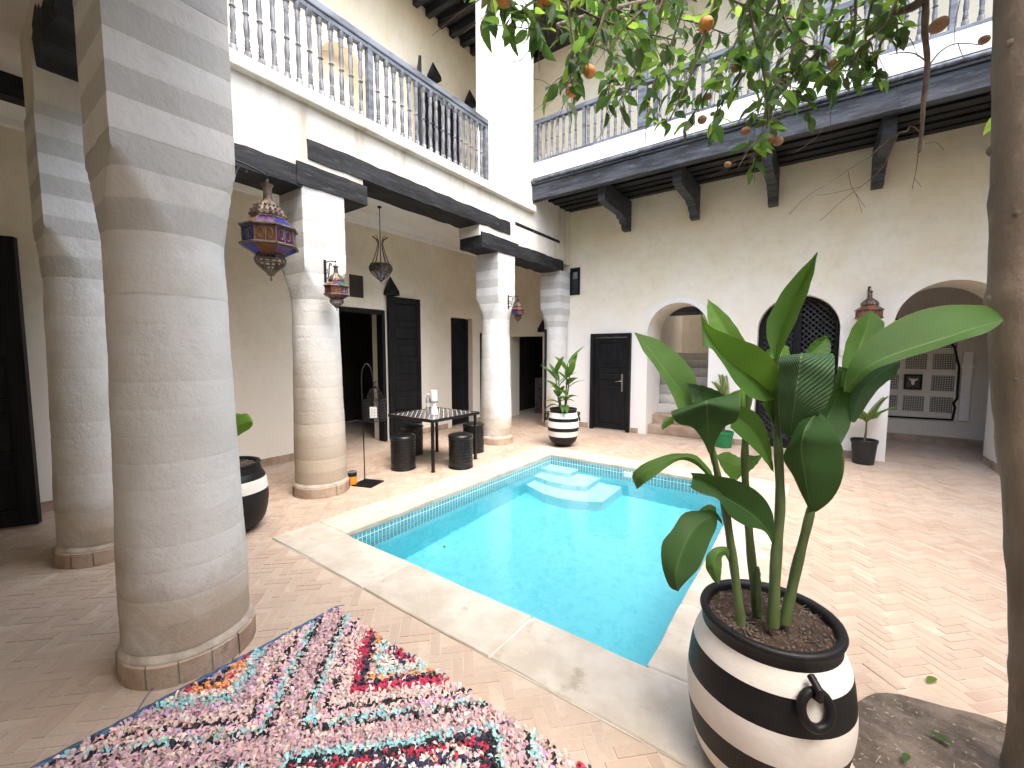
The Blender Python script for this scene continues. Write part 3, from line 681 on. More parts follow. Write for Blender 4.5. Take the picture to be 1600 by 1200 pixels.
q = MB(); q.add([(a - .3, YW + 1.6, 0), (b_ + .3, YW + 1.6, 0), (b_ + .3, YW + 1.6, 3), (a - .3, YW + 1.6, 3), (a - .3, YW + .802, 0), (b_ + .3, YW + .802, 0), (b_ + .3, YW + .802, 3), (a - .3, YW + .802, 3)], [(0, 1, 2, 3), (4, 0, 3, 7), (1, 5, 6, 2), (3, 2, 6, 7)]); q.build('room_shell', m_darkroom, rear)
# capital beside the lattice arch
q = MB(); q.box((.245, YW - .05, 1.555), (.33, YW - .001, 1.60)); q.box((.25, YW - .035, 1.49), (.31, YW - .001, 1.555)); q.build('capital', m_white, rear, bevel=.006)
# stairwell behind the first arch
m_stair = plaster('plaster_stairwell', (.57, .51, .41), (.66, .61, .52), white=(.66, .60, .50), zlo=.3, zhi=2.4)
q = MB(); q.add([(-2.75, YW + .802, 0), (-2.75, 10.9, 0), (-1.0, 10.9, 0), (-1.0, YW + .802, 0), (-2.75, YW + .802, 4.6), (-2.75, 10.9, 4.6), (-1.0, 10.9, 4.6), (-1.0, YW + .802, 4.6)], [(0, 1, 5, 4)[::-1], (1, 2, 6, 5)[::-1], (2, 3, 7, 6)[::-1]]); q.add([(-2.75, YW + .802, 4.6), (-1.0, YW + .802, 4.6), (-1.0, 10.2, 4.6), (-2.75, 10.2, 4.6)], [(0, 1, 2, 3)]); q.build('stairwell', m_stair, rear)  # roof left open at the back to brighten the stairs
for k in range(9):
    q = MB(); y = YW + .12 + k * .27; h = .17 * (k + 1)
    q.box((-2.569 if y < YW + .75 else -2.748, y, 0 if k == 0 else h - .17), (-1.53 if k < 3 else -1.05, 10.89, h)); q.build('stair_step', m_terra if k < 2 else m_mortar, rear, bevel=.012)
q = MB(); q.box((-2.74, YW + .85, 2.26), (-1.05, YW + 1.0, 2.44)); q.build('stair_lintel', m_blackX, rear)
# room behind the third arch with the tiled panel wall
m_room = plaster('plaster_room', (.66, .62, .54), (.72, .68, .60))
q = MB(); q.add([(.5, YW + .802, 0), (.5, 9.9, 0), (2.25, 9.9, 0), (2.25, YW + .802, 0), (.5, YW + .802, 3.0), (.5, 9.9, 3.0), (2.25, 9.9, 3.0), (2.25, YW + .802, 3.0)], [(0, 1, 5, 4)[::-1], (1, 2, 6, 5)[::-1], (2, 3, 7, 6)[::-1], (4, 5, 6, 7)[::-1]]); q.build('room_shell', m_room, rear)
tp = part('tile_panel', rear); yz = 9.9
fr = [(.30, .40), (1.84, .42), (1.86, .62), (1.84, .70), (1.875, .78), (1.87, 1.30), (1.84, 1.42), (1.80, 1.62), (1.60, 1.90), (1.30, 2.06), (1.0, 2.12), (.55, 2.10)]
q = MB()
for i in range(len(fr) - 1):
    A = Vector((fr[i][0], yz - .02, fr[i][1])); B = Vector((fr[i + 1][0], yz - .02, fr[i + 1][1])); d = (B - A).normalized(); q.obox(A, d, d.cross(Y_), Y_, (-.008, (B - A).length + .008), (-.014, .014), (-.008 - .0006 * i, .019))
q.build('frame', m_black, tp)
for i in range(5):
    for k in range(4):
        if (i, k) == (3, 1): continue
        x = .20 + i * .34; z = .53 + k * .36
        q = MB(); q.box((x, yz - .012, z), (x + .27, yz - .001, z + .26)); q.build('zellige_tile', m_zell, tp)
pf = part('picture', rear)
q = MB(); x0, z0 = 1.215, .90
for bx in (((0, .03), (0, .26)), ((.20, .23), (0, .26)), ((.03, .20), (0, .03)), ((.03, .20), (.23, .26))): q.box((x0 + bx[0][0], yz - .035, z0 + bx[1][0]), (x0 + bx[0][1], yz - .013, z0 + bx[1][1]))
q.build('picture_frame', m_black, pf)
q = MB(); q.box((x0 + .03, yz - .018, z0 + .03), (x0 + .20, yz - .014, z0 + .23)); q.build('picture_back', m_dmetal, pf)
sk = [(-.06, .07), (-.035, .05), (0, .055), (.035, .05), (.06, .07), (.05, .035), (.025, .02), (.018, -.04), (0, -.055), (-.018, -.04), (-.025, .02), (-.05, .035)]
q = MB(); m_ = len(sk); q.add([(x0 + .115 + u, yz - .03, z0 + .13 + v) for u, v in sk] + [(x0 + .115 + u, yz - .018, z0 + .13 + v) for u, v in sk], [tuple(range(m_))] + [(k, m_ + k, m_ + (k + 1) % m_, (k + 1) % m_) for k in range(m_)]); q.build('skull_relief', m_whitepl, pf)
q = MB(); q.box((1.90, yz - .06, .42), (2.02, yz - .001, 1.55)); q.box((1.88, yz - .08, 1.28), (2.04, yz - .0005, 1.34)); q.build('pilaster', m_white, rear, bevel=.006)
q = MB(); q.box((.502, yz - .05, 0), (2.2, yz - .002, .12)); q.build('skirting', m_terra, rear)
panel_door(rear, 'door', Vector((2.24, 9.86, .02)), -Y_, -X_, .8, 2.2, [(.1, 1.0), (1.1, 2.1)])
skirt(rear, Vector((-4.2, YW, 0)), X_, -Y_, .5); skirt(rear, Vector((-2.86, YW, 0)), X_, -Y_, .28); skirt(rear, Vector((-1.51, YW, 0)), X_, -Y_, .68); skirt(rear, Vector((.25, YW, 0)), X_, -Y_, .56); skirt(rear, Vector((1.94, YW, 0)), X_, -Y_, 1.2)
skirt(rear, Vector((1.93, YW, 0)), Y_, -X_, .8)
# timber overhang
q = MB(); q.box((XF + .003, YR - .02, 4.19), (5.5, YR + .10, 4.44)); q.build('fascia_beam', m_blackX, rear, bevel=.01)
q = MB(); q.box((XF + .004, YR - .045, 4.442), (5.5, YR + .10, 4.475)); q.build('fascia_strip', m_blackX, rear, bevel=.005)
q = MB(); q.tube([(XF + .005, YR - .055, 4.505), (5.5, YR - .055, 4.505)], .026, 12); q.build('gutter_pipe', m_rail, rear, smooth=50)
q = MB(); q.box((XF + .004, YR - .03, 4.53), (5.5, YR + .10, 4.56)); q.build('fascia_strip', m_soff, rear)
q = MB(); q.box((XF + .004, YR + .01, 4.561), (5.5, YR + .16, 4.83)); q.build('parapet', m_white, rear)
for k in range(6):
    y = YR + .10 + k * .217; q = MB(); z = 4.335 + (.012 if k % 2 else 0); q.box((XF + .006, y + .004, z), (5.5, y + .190, z + .03)); q.build('soffit_board', m_soff, rear, bevel=.004)
    if k: q = MB(); q.box((XF + .008, y - .022, 4.318), (5.5, y + .002, 4.36)); q.build('soffit_batten', m_black, rear)
q = MB(); q.box((XF + .01, YR + .10, 4.37), (5.5, YW - .002, 4.56)); q.build('floor_deck', m_soff, rear)
for xc in (-2.99, -1.80, -.67, .54, 1.75):
    prof = [(6.6, 4.317), (6.6, 4.02), (6.72, 4.0), (7.05, 3.99), (7.36, 3.985), (7.42, 3.93), (7.5, 3.945), (7.54, 3.87), (7.61, 3.88), (7.65, 3.78), (YW - .002, 3.775), (YW - .002, 4.317)]
    m_ = len(prof); q = MB()
    q.add([(xc - .065, y, z) for y, z in prof] + [(xc + .065, y, z) for y, z in prof], [tuple(range(m_))[::-1], tuple(range(m_, 2 * m_))] + [(k, (k + 1) % m_, m_ + (k + 1) % m_, m_ + k) for k in range(m_)])
    q.build('corbel', m_blackX, rear, bevel=.006)
rb = part('balustrade', rear); bm_r = baluster_mesh(.60, .03, m_balus)
q = MB(); q.box((XF + .006, YR + .03, 5.485), (5.5, YR + .11, 5.56)); q.build('handrail', m_railX, rb, bevel=.01)
q = MB(); q.box((XF + .006, YR + .02, 4.832), (5.5, YR + .12, 4.878)); q.build('bottom_rail', m_railX, rb, bevel=.006)
posts = [(-4.17, .05, 5.484), (-3.25, .045, 5.484), (-2.29, .12, 7.6), (-2.10, .05, 5.6), (-1.10, .06, 5.484), (-.1, .12, 7.6), (.08, .05, 5.5), (.97, .06, 5.484), (1.9, .12, 7.6)]
for x, wd, zt in posts:
    q = MB(); e = .022 if zt > 6 else 0; q.box((x - wd / 2, YR + .035 - e, 4.879), (x + wd / 2, YR + .105 + e, zt)); q.build('post', m_railX, rb, bevel=.006)
x = -4.09
while x < 5.4:
    if all(abs(x - p[0]) > p[1] / 2 + .03 for p in posts): inst('baluster', bm_r, rb, (x, YR + .07, 4.88), (random.uniform(-.012, .012), random.uniform(-.012, .012), random.uniform(0, 6)))
    x += .1145
q = MB(); q.box((-4.715, YR - .1, 7.6), (5.6, 8.0, 7.85)); q.build('roof', m_soff, rear)

# ================================================================== porch and unseen walls, sized to shape the light
nw = thing('porch_wing', 'shaded porch ceiling and rough beam over the columns at the photo edge', 'building', (0, 0, 0), kind='thing')
q = MB(); q.box((-4.66, -1.6, 3.72), (.1, .5, 4.09)); q.build('gallery_ceiling', m_ceil, nw)  # reach past the nearest column chosen to darken it
q = MB(); q.box((-4.2, .5, 3.55), (.1, .94, 4.1)); q.box((-2.83, .5, 3.39), (-2.37, .94, 3.55)); q.box((-.3, -1.6, 3.4), (.1, .5, 3.719)); q.build('facade_wall', m_facade, nw)
log(MB(), (-4.25, .72, 3.515), (-2.55, .72, 3.53), .21, .11, .03).build('lintel', m_blackY, nw, smooth=35)
q = MB(); q.box((-4.6, .3, 4.1), (.1, .5, 6.0)); q.build('upper_wall', m_white, nw)  # out of view, added for its effect on the light
q = MB(); q.box((-6.3, -1.8, 0), (3.8, -1.6, 6.6)); q.build('back_wall', m_cream, nw)  # out of view, kept tall so foreground light falls from overhead
sw = thing('unseen_courtyard_wall', 'plain cream courtyard wall out of view, placed to balance the light', 'wall', (0, 0, 0), kind='thing')
q = MB(); q.box((3.6, -1.6, 0), (3.8, 10.0, 5.6)); q.build('wall', m_facade, sw)  # unseen wall, moved and sized to balance the courtyard light

# ================================================================== COLUMNS
def column(loc, zt, s, label, worn=.9, z1=2.40, z0=1.98):
    cx_, cy_ = loc; t_ = thing('column', label, 'column', (cx_, cy_, 0), 'striped plaster columns of the courtyard', 'thing')
    # plinth of upright tiles with a mortar ring
    n = 14
    for k in range(n):
        q = MB(); a0 = 2 * math.pi * k / n + .012; a1 = 2 * math.pi * (k + 1) / n - .012; r1 = .29 + random.uniform(-.004, .004); m_ = 5; rows = []
        for r, z in ((r1, 0), (r1, .105), (r1 - .012, .115), (.24, .115)):
            rows.append([(cx_ + r * math.cos(a0 + (a1 - a0) * i / m_), cy_ + r * math.sin(a0 + (a1 - a0) * i / m_), z) for i in range(m_ + 1)])
        q.grid(rows); q.build('plinth_tile', m_terra, t_)
    q = MB(); q.lathe([(.28, 0), (.28, .10), (.282, .116), (.281, .122), (.272, .134), (.262, .148)], 40, (cx_, cy_, 0)); q.build('mortar_ring', m_ring, t_, smooth=50)
    seg = 72; z = .15; k = 0
    def rad(th, zz):
        rc = .268 - .038 * min(1, zz / 2.1) + .006 * math.exp(-((zz - .5) / .3) ** 2)
        if zz <= z0: return rc
        e = min(1, (z1 - zz) / (z1 - z0)) if zz < z1 else 0
        rc = max(rc, math.sqrt(s * s + (s * (1 - e ** .85)) ** 2))
        rs = s / max(abs(math.cos(th)), abs(math.sin(th)))
        return min(rs, rc)
    while z < zt - .02:
        h = .128 + random.uniform(-.012, .012); ze = min(z + h, zt); 
        if zt - ze < .05: ze = zt
        q = MB(); rows = []; d = random.uniform(-.0009, .0009); worn_c = z < worn and random.random() < .6
        for i in range(9):
            zz = z + (ze - z) * i / 8; e = -.0012 if i in (0, 8) else 0
            rows.append([(cx_ + math.cos(th) * rr_, cy_ + math.sin(th) * rr_, zz) for th in [2 * math.pi * j / seg for j in range(seg)] for rr_ in [rad(th, zz) + d + e + .004 * mnoise.noise(Vector((math.cos(th) * 2, math.sin(th) * 2, zz * 4 + cx_)))]])
        q.grid(rows, closed=True)
        if ze >= zt: q.add(rows[-1], [tuple(range(seg))])
        lo_ = z > 1.9
        q.build('stone_course', (m_colD if (k % 2 and z > 2.0) else m_colS[1 if worn > 1 else 0][1 if k % 3 == 1 else 0]), t_, smooth=38)
        z = ze; k += 1
    return t_
random.seed(21)
column(COLS[0], 3.40, .229, 'largest striped column, standing at the corner of the shag rug', .35)
column(COLS[1], 3.18, .229, 'shaded column behind the largest one, beside the open black door', .7)
column(COLS[2], 3.20, .229, 'worn column beside the floor lantern stand and orange can', 1.25)
column(COLS[3], 3.14, .229, 'slim column behind the table and far pool corner', .6)
column(COLS[4], 3.16, .229, 'pilaster column against the rear wall behind the striped pot', .0)

# ================================================================== OBJECTS
# ---- striped pots
def pot_profile(h, rr, rm, rb):
    return [(rb, 0), (rb * 1.02, .01), (rb + (rm - rb) * .62, h * .12), (rm * .94, h * .27), (rm, h * .47), (rm * .985, h * .62), (rm * .93, h * .78), (rr * .955, h * .90), (rr * .93, h * .945)]
def striped_pot(loc, h, rr, rm, rb, bands, label, ring_dirs=(), soil=True, seg=56, group='black and white striped pots'):
    t_ = thing('striped_pot', label, 'pot', loc, group); c = loc
    pr = crom([Vector((r, z, 0)) for r, z in pot_profile(h, rr, rm, rb)], 60)
    prof = [(max(p.x, .01), p.y) for p in pr]
    def rz(z):
        for (r0, z0), (r1, z1) in zip(prof, prof[1:]):
            if z0 <= z <= z1: return r0 + (r1 - r0) * (z - z0) / max(z1 - z0, 1e-6)
        return prof[-1][0]
    zs = [0] + [b_ * h for b_ in bands]; black = True
    for i in range(len(zs) - 1):
        q = MB(); n = 10; pp = [(rz(zs[i] + (zs[i + 1] - zs[i]) * k / n), zs[i] + (zs[i + 1] - zs[i]) * k / n) for k in range(n + 1)]
        q.lathe(pp, seg, c, caps=(i == 0)); q.build('stripe', m_potB if black else m_potW, t_, smooth=60); black = not black
    q = MB(); zt = zs[-1]; r0 = rz(zt)
    q.lathe([(r0, zt), (rr * .955, h * .955), (rr * .99, h * .965), (rr, h * .98), (rr * .985, h * .996), (rr * .95, h), (rr * .89, h * .995), (rr * .865, h * .975), (rr * .86, h * .9)], seg, c, caps=False); q.build('rim', m_potB, t_, smooth=60)
    if soil:
        q = MB(); rows = []
        for i in range(12):
            r = rr * .885 * i / 11; rows.append([(c[0] + r * math.cos(a), c[1] + r * math.sin(a), c[2] + h * .945 + .008 * mnoise.noise(Vector((r * math.cos(a) * 40, r * math.sin(a) * 40, c[0]))) + .010 * mnoise.noise(Vector((r * math.cos(a) * 14, r * math.sin(a) * 14, c[1])))) for a in [2 * math.pi * k / 48 for k in range(48)]])
        q.grid(rows, closed=True); q.build('soil', m_potsoil, t_, smooth=60)
        q = MB()
        for k in range(420 if rr > .225 else 60):     # crumbs and straw on the soil
            a = random.uniform(0, 6.28); r = rr * .85 * math.sqrt(random.random()); p = Vector((c[0] + r * math.cos(a), c[1] + r * math.sin(a), c[2] + h * .948)); e = random.uniform(.002, .006)
            d = Vector((random.gauss(0, 1), random.gauss(0, 1), random.gauss(0, .3))).normalized(); l = e if random.random() < .85 else random.uniform(.015, .035); wd = e * .6 if l == e else .0012
            q.obox(p, d, d.orthogonal().normalized(), d.cross(d.orthogonal().normalized()), (-l, l), (-wd, wd), (-wd, wd))
        q.build('soil_crumbs', m_soil, t_, kind='stuff')
    for an in ring_dirs:
        u = Vector((math.cos(an), math.sin(an), 0)); zc = h * .765; O = Vector(c) + u * (rz(zc) + .018) + Z_ * zc; sd_ = Z_.cross(u)
        q = MB(); rg = .047; q.tube([O + sd_ * math.cos(k * 2 * math.pi / 24) * rg * .92 + Z_ * math.sin(k * 2 * math.pi / 24) * rg * 1.08 - u * .012 * math.sin(k * 2 * math.pi / 24) for k in range(25)], .0145, 10)
        q.tube([O + Z_ * .03 - u * .035, O + Z_ * .045 + u * .012, O + Z_ * .07 + u * .012, O + Z_ * .085 - u * .03], .012, 8); q.build('ring_handle', m_potB, t_, smooth=60)
        if rr > .225 and seg > 50:
            q = MB(); O2 = Vector(c) + u * (rz(zc - .02) + .0035) + Z_ * (zc - .01); q.add([O2 + sd_ * .038 * math.cos(k * .3927) + Z_ * .045 * math.sin(k * .3927) + u * (rz(zc - .01 + .045 * math.sin(k * .3927)) - rz(zc - .01) - .002 * abs(math.cos(k * .3927))) for k in range(16)], [tuple(range(16))]); q.build('handle_patch', m_potW, t_)
    return t_
random.seed(31)
BP = (-.105, 1.747, .0)
striped_pot(BP, .60, .231, .268, .17, [.08, .22, .397, .593, .78, .897], 'big black and white striped pot in front beside the tree pit', (R(-57), R(123)))
striped_pot((-3.36, 6.06, .012), .61, .225, .255, .13, [.27, .41, .51, .67, .76, .90], 'small looking striped pot at the far end of the pool', (R(-150), R(30)), seg=40)
striped_pot((-4.06, 1.45, 0), .60, .235, .285, .15, [.60, .77, .86], 'mostly black pot half hidden behind the largest column', (), seg=40)

# ---- leaves
def leaf_mesh(L, Mi, Rr, nu=22, nv=5, mat=None, name='leaf', off=Vector((0, 0, 0)), ruf=0):
    l, m_, r = crom(L, nu), crom(Mi, nu), crom(Rr, nu); q = MB(); rows = []; uvs = []
    for i in range(nu):
        row = []
        for j in range(-nv, nv + 1):
            s_ = j / nv; e = l[i] if s_ < 0 else r[i]; a = abs(s_); p = m_[i].lerp(e, a)
            if ruf:
                nn = (l[i] - m_[i]).cross(m_[min(i + 1, nu - 1)] - m_[max(i - 1, 0)])
                if nn.length > 1e-9: p = p + nn.normalized() * ruf * a * math.sin(i * 1.3 + j * .4)
            row.append(p); uvs.append((.5 + .5 * s_, i / (nu - 1)))
        rows.append(row)
    q.grid(rows, uvs=uvs); return q
def P3(pts, dd):
    """pixel polyline with depth interpolated along dd"""
    n = len(pts); out = []
    for i, p in enumerate(pts):
        if len(p) == 3: out.append(at(*p)); continue
        u = i / (n - 1) * (len(dd) - 1); k = min(int(u), len(dd) - 2); out.append(at(p[0], p[1], dd[k] + (dd[k + 1] - dd[k]) * (u - k)))
    return out
canna = thing('potted_canna', 'large leafy canna plant growing in the big front pot', 'plant', (BP[0], BP[1], .57))
for pts, r0, r1 in (
    ([(1158, 975, 1.44), (1146, 880, 1.45), (1134, 800, 1.45), (1122, 745, 1.45), (1112, 700, 1.44), (1107, 672, 1.43)], .0155, .009),
    ([(1184, 962, 1.56), (1173, 860, 1.56), (1164, 740, 1.56), (1166, 660, 1.57), (1172, 600, 1.58)], .0165, .010),
    ([(1208, 978, 1.46), (1212, 880, 1.47), (1219, 790, 1.48), (1216, 700, 1.48), (1212, 640, 1.49), (1216, 560, 1.50)], .0195, .010),
    ([(1226, 974, 1.49), (1244, 890, 1.49), (1264, 810, 1.48), (1275, 760, 1.50), (1292, 690, 1.56), (1320, 612, 1.54)], .0190, .007),
    ([(1186, 955, 1.53), (1185, 900, 1.53), (1184, 885, 1.53)], .011, .004), ([(1232, 940, 1.50), (1240, 915, 1.5)], .005, .002)):
    p = crom(P3(pts, None), 22); q = MB(); n = len(p); q.tube(p, [r0 + (r1 - r0) * i / (n - 1) + .0012 * math.sin(i * 1.7) for i in range(n)], 10); q.build('stem', m_stem, canna, smooth=60)
LEAVES = [ # left edge, midrib, right edge (photo pixels, base last or first alike), depths, material
 ([(991,519),(1005,548),(1030,582),(1050,616),(1062,642),(1086,652)], [(991,519),(1012,543),(1035,574),(1060,606),(1082,636),(1094,662)], [(991,519),(1030,532),(1068,562),(1087,590),(1090,620),(1098,662)], ([1.60,1.52,1.48,1.47],[1.60,1.57,1.53,1.47],[1.60,1.60,1.58,1.48]), m_leafM),
 ([(1073,598),(1095,602),(1115,608),(1131,617)], [(1076,606),(1096,613),(1115,617),(1131,619)], [(1082,628),(1100,630),(1118,628),(1131,621)], ([1.52,1.50],[1.50,1.49],[1.47,1.47]), m_leafD),
 ([(1095,489),(1108,508),(1145,526),(1182,540),(1206,560),(1219,588),(1214,618)], [(1095,489),(1103,516),(1124,548),(1154,574),(1182,594),(1202,612),(1211,622)], [(1098,540),(1112,546),(1128,566),(1150,600),(1172,620),(1194,627),(1208,624)], ([1.46,1.44,1.43,1.46],[1.46,1.49,1.51,1.48],[1.43,1.40,1.42,1.47]), m_leafM),
 ([(1106,467),(1105,490),(1112,520),(1140,560)], [(1106,467),(1122,496),(1140,525),(1165,560)], [(1106,467),(1136,492),(1158,522),(1178,560)], ([1.62,1.58],[1.62,1.60],[1.62,1.57]), m_leafB),
 ([(1107,708),(1098,688),(1082,668),(1060,662),(1049,648),(1052,641),(1075,634)], [(1110,708),(1107,684),(1106,662),(1105,644),(1104,630),(1103,625),(1104,632)], [(1114,708),(1120,688),(1132,668),(1150,658),(1156,640),(1154,613),(1140,622)], ([1.43,1.41,1.37,1.46],[1.43,1.40,1.35,1.42],[1.43,1.41,1.37,1.46]), m_leafD),
 ([(1053,652),(1042,652),(1034,664),(1034,670)], [(1053,655),(1044,657),(1037,666),(1035,671)], [(1053,662),(1048,664),(1041,668),(1036,672)], ([1.42,1.42],[1.40,1.40],[1.40,1.41]), m_leafB),
 ([(1156,634),(1180,644),(1196,668),(1204,695),(1207,718),(1209,738)], [(1146,650),(1166,664),(1184,686),(1198,708),(1206,724),(1209,738)], [(1141,668),(1154,680),(1172,696),(1190,714),(1202,730),(1208,738)], ([1.42,1.45,1.46],[1.44,1.47,1.47],[1.42,1.44,1.47]), m_leafM),
 ([(1118,752),(1108,732),(1088,712),(1062,708),(1030,714),(1002,727),(988,742),(994,763)], [(1118,754),(1104,736),(1084,717),(1060,715),(1032,724),(1006,738),(992,752),(995,764)], [(1118,758),(1098,736),(1078,721),(1056,721),(1032,738),(1012,752),(1001,760),(996,764)], ([1.44,1.42,1.44,1.48],[1.44,1.40,1.41,1.46],[1.44,1.41,1.39,1.45]), m_leafM),
 ([(1120,711),(1136,706),(1152,713),(1162,718)], [(1120,713),(1134,719),(1150,726),(1163,727)], [(1121,716),(1131,736),(1148,751),(1163,738)], ([1.68,1.66],[1.66,1.63],[1.64,1.60]), m_leafB),
 ([(1160,726),(1168,712),(1180,712),(1191,710)], [(1160,732),(1170,724),(1182,718),(1191,711)], [(1162,742),(1172,736),(1184,724),(1191,712)], ([1.60,1.68],[1.62,1.68],[1.60,1.68]), m_leafM),
 ([(1079,738),(1112,742),(1150,750),(1182,767),(1201,788),(1209,812),(1210,850)], [(1082,744),(1108,757),(1134,778),(1160,794),(1184,812),(1202,834),(1210,852)], [(1079,762),(1098,772),(1122,780),(1140,806),(1166,822),(1194,830),(1208,852)], ([1.38,1.40,1.44,1.47],[1.40,1.43,1.45,1.47],[1.36,1.38,1.42,1.47]), m_leafD),
 ([(1128,812),(1116,799),(1094,798),(1068,802),(1050,828),(1034,850),(1035,888),(1046,916),(1059,924)], [(1128,816),(1116,808),(1100,812),(1082,828),(1070,850),(1061,874),(1056,898),(1057,914),(1060,925)], [(1128,820),(1121,812),(1119,826),(1110,845),(1102,866),(1092,888),(1076,905),(1064,918),(1060,925)], ([1.44,1.42,1.39,1.37,1.36],[1.44,1.40,1.36,1.34,1.35],[1.44,1.42,1.38,1.36,1.36]), m_leafD),
 ([(1092,800),(1096,794),(1108,788),(1118,792)], [(1094,801),(1100,797),(1110,794),(1119,797)], [(1096,803),(1104,800),(1112,798),(1120,802)], ([1.46,1.46],[1.45,1.45],[1.44,1.44]), m_leafM),
 ([(1141,872),(1136,855),(1116,856),(1104,868),(1103,886),(1112,904),(1122,912)], [(1140,876),(1134,862),(1122,864),(1116,876),(1115,890),(1119,903),(1123,912)], [(1140,880),(1133,868),(1128,872),(1128,884),(1127,895),(1126,905),(1124,912)], ([1.45,1.42,1.40,1.41],[1.45,1.40,1.37,1.40],[1.45,1.42,1.40,1.41]), m_leafM),
 ([(1278,393),(1258,414),(1232,442),(1208,480),(1197,512),(1203,542),(1212,566)], [(1278,393),(1266,424),(1250,452),(1232,486),(1220,516),(1214,545),(1213,570)], [(1278,393),(1272,424),(1264,452),(1248,492),(1232,526),(1220,552),(1215,572)], ([1.58,1.53,1.50,1.50],[1.58,1.61,1.59,1.51],[1.57,1.50,1.46,1.49]), m_leafM),
 ([(1230,684),(1218,660),(1215,620),(1216,585),(1218,562),(1224,555),(1232,560)], [(1234,684),(1238,655),(1243,618),(1248,585),(1251,560),(1253,552),(1252,558)], [(1238,684),(1264,660),(1286,640),(1300,612),(1304,580),(1302,553),(1282,557)], ([1.46,1.42,1.40,1.46],[1.46,1.38,1.36,1.44],[1.46,1.40,1.38,1.46]), m_leafR),
 ([(1255,556),(1262,545),(1275,530),(1292,524)], [(1262,558),(1272,548),(1283,538),(1293,525)], [(1285,560),(1296,552),(1298,540),(1294,526)], ([1.48,1.50],[1.49,1.52],[1.48,1.51]), m_leafM),
 ([(1192,556),(1200,546),(1214,540),(1222,538)], [(1194,558),(1206,550),(1220,545),(1232,542)], [(1198,562),(1212,560),(1226,556),(1235,556)], ([1.58,1.60],[1.58,1.60],[1.57,1.59]), m_leafB),
 ([(1296,706),(1270,690),(1262,664),(1284,640),(1302,604),(1310,572)], [(1300,706),(1292,688),(1290,662),(1302,634),(1314,602),(1322,575)], [(1306,706),(1322,680),(1332,652),(1336,624),(1336,600),(1328,578)], ([1.46,1.49,1.50],[1.46,1.52,1.53],[1.46,1.49,1.50]), m_leafD),
 ([(1266,800),(1252,772),(1238,742),(1224,716),(1234,690),(1252,656),(1276,644)], [(1270,800),(1262,770),(1256,735),(1252,704),(1254,682),(1264,660),(1278,644)], [(1276,800),(1302,778),(1317,745),(1319,712),(1312,688),(1298,662),(1280,644)], ([1.47,1.43,1.40,1.44],[1.47,1.40,1.36,1.42],[1.47,1.42,1.40,1.44]), m_leafD),
 ([(1318,612),(1322,584),(1336,552),(1372,519),(1422,490),(1480,477),(1530,477),(1556,485),(1568,500)], [(1322,612),(1334,594),(1352,575),(1386,558),(1430,543),(1478,528),(1522,513),(1550,505),(1568,500)], [(1328,614),(1342,598),(1362,580),(1396,566),(1442,552),(1490,536),(1532,523),(1554,513),(1568,500)], ([1.46,1.46,1.46,1.44,1.42],[1.46,1.43,1.40,1.36,1.36],[1.46,1.42,1.37,1.33,1.36]), m_leafM),
 ([(1330,660),(1328,630),(1334,600),(1352,580),(1380,568),(1404,565)], [(1333,660),(1340,628),(1352,604),(1370,588),(1388,576),(1404,566)], [(1336,660),(1350,640),(1366,616),(1384,598),(1399,588),(1405,567)], ([1.48,1.50,1.52],[1.48,1.46,1.50],[1.48,1.45,1.48]), m_leafR),
 ([(1359,486),(1340,500),(1326,524),(1317,556),(1314,604)], [(1360,486),(1354,512),(1344,540),(1332,572),(1322,606)], [(1361,486),(1376,497),(1382,515),(1362,560),(1330,608)], ([1.62,1.58,1.50],[1.62,1.60,1.50],[1.62,1.57,1.50]), m_leafM),
 ([(1206,660),(1195,640),(1190,618),(1196,604)], [(1207,662),(1202,640),(1199,620),(1200,604)], [(1208,662),(1208,640),(1207,620),(1204,606)], ([1.50,1.52],[1.48,1.50],[1.49,1.51]), m_leafM),
 ([(1158,650),(1152,630),(1154,612),(1162,604)], [(1162,650),(1160,632),(1162,618),(1168,606)], [(1170,652),(1174,634),(1176,622),(1172,608)], ([1.58,1.60],[1.56,1.58],[1.57,1.59]), m_leafB),
]
for L, Mi, Rr, dd, mt in LEAVES:
    leaf_mesh(P3(L, dd[0]), P3(Mi, dd[1]), P3(Rr, dd[2]), 26, 5, ruf=.0012).build('leaf', mt, canna, smooth=80)

def free_leaf(parent, base, d, Lg, Wd, droop, mat, tw=0, nu=12, nv=3, cup=.25):
    d = Vector(d).normalized(); sd_ = d.cross(Z_); sd_ = sd_.normalized() if sd_.length > .05 else Vector((1, 0, 0)); sd_ = (Matrix.Rotation(tw, 3, d) @ sd_)
    pts = []; p = Vector(base); dr = d.copy()
    for i in range(nu):
        pts.append(p.copy()); p = p + dr * Lg / (nu - 1); dr = (dr - Z_ * droop / nu).normalized()
    L, Rr = [], []
    for i, p in enumerate(pts):
        u = i / (nu - 1); wdt = Wd * .5 * (math.sin(math.pi * min(1, u * .96 + .02) ** .75) ** .8) if 0 < u < 1 else .001
        up = sd_.cross((pts[min(i + 1, nu - 1)] - pts[max(i - 1, 0)]).normalized())
        L.append(p - sd_ * wdt - up * wdt * cup * -1); Rr.append(p + sd_ * wdt + up * wdt * cup)
    leaf_mesh(L, pts, Rr, nu, nv).build('leaf', mat, parent, smooth=80)
random.seed(12)
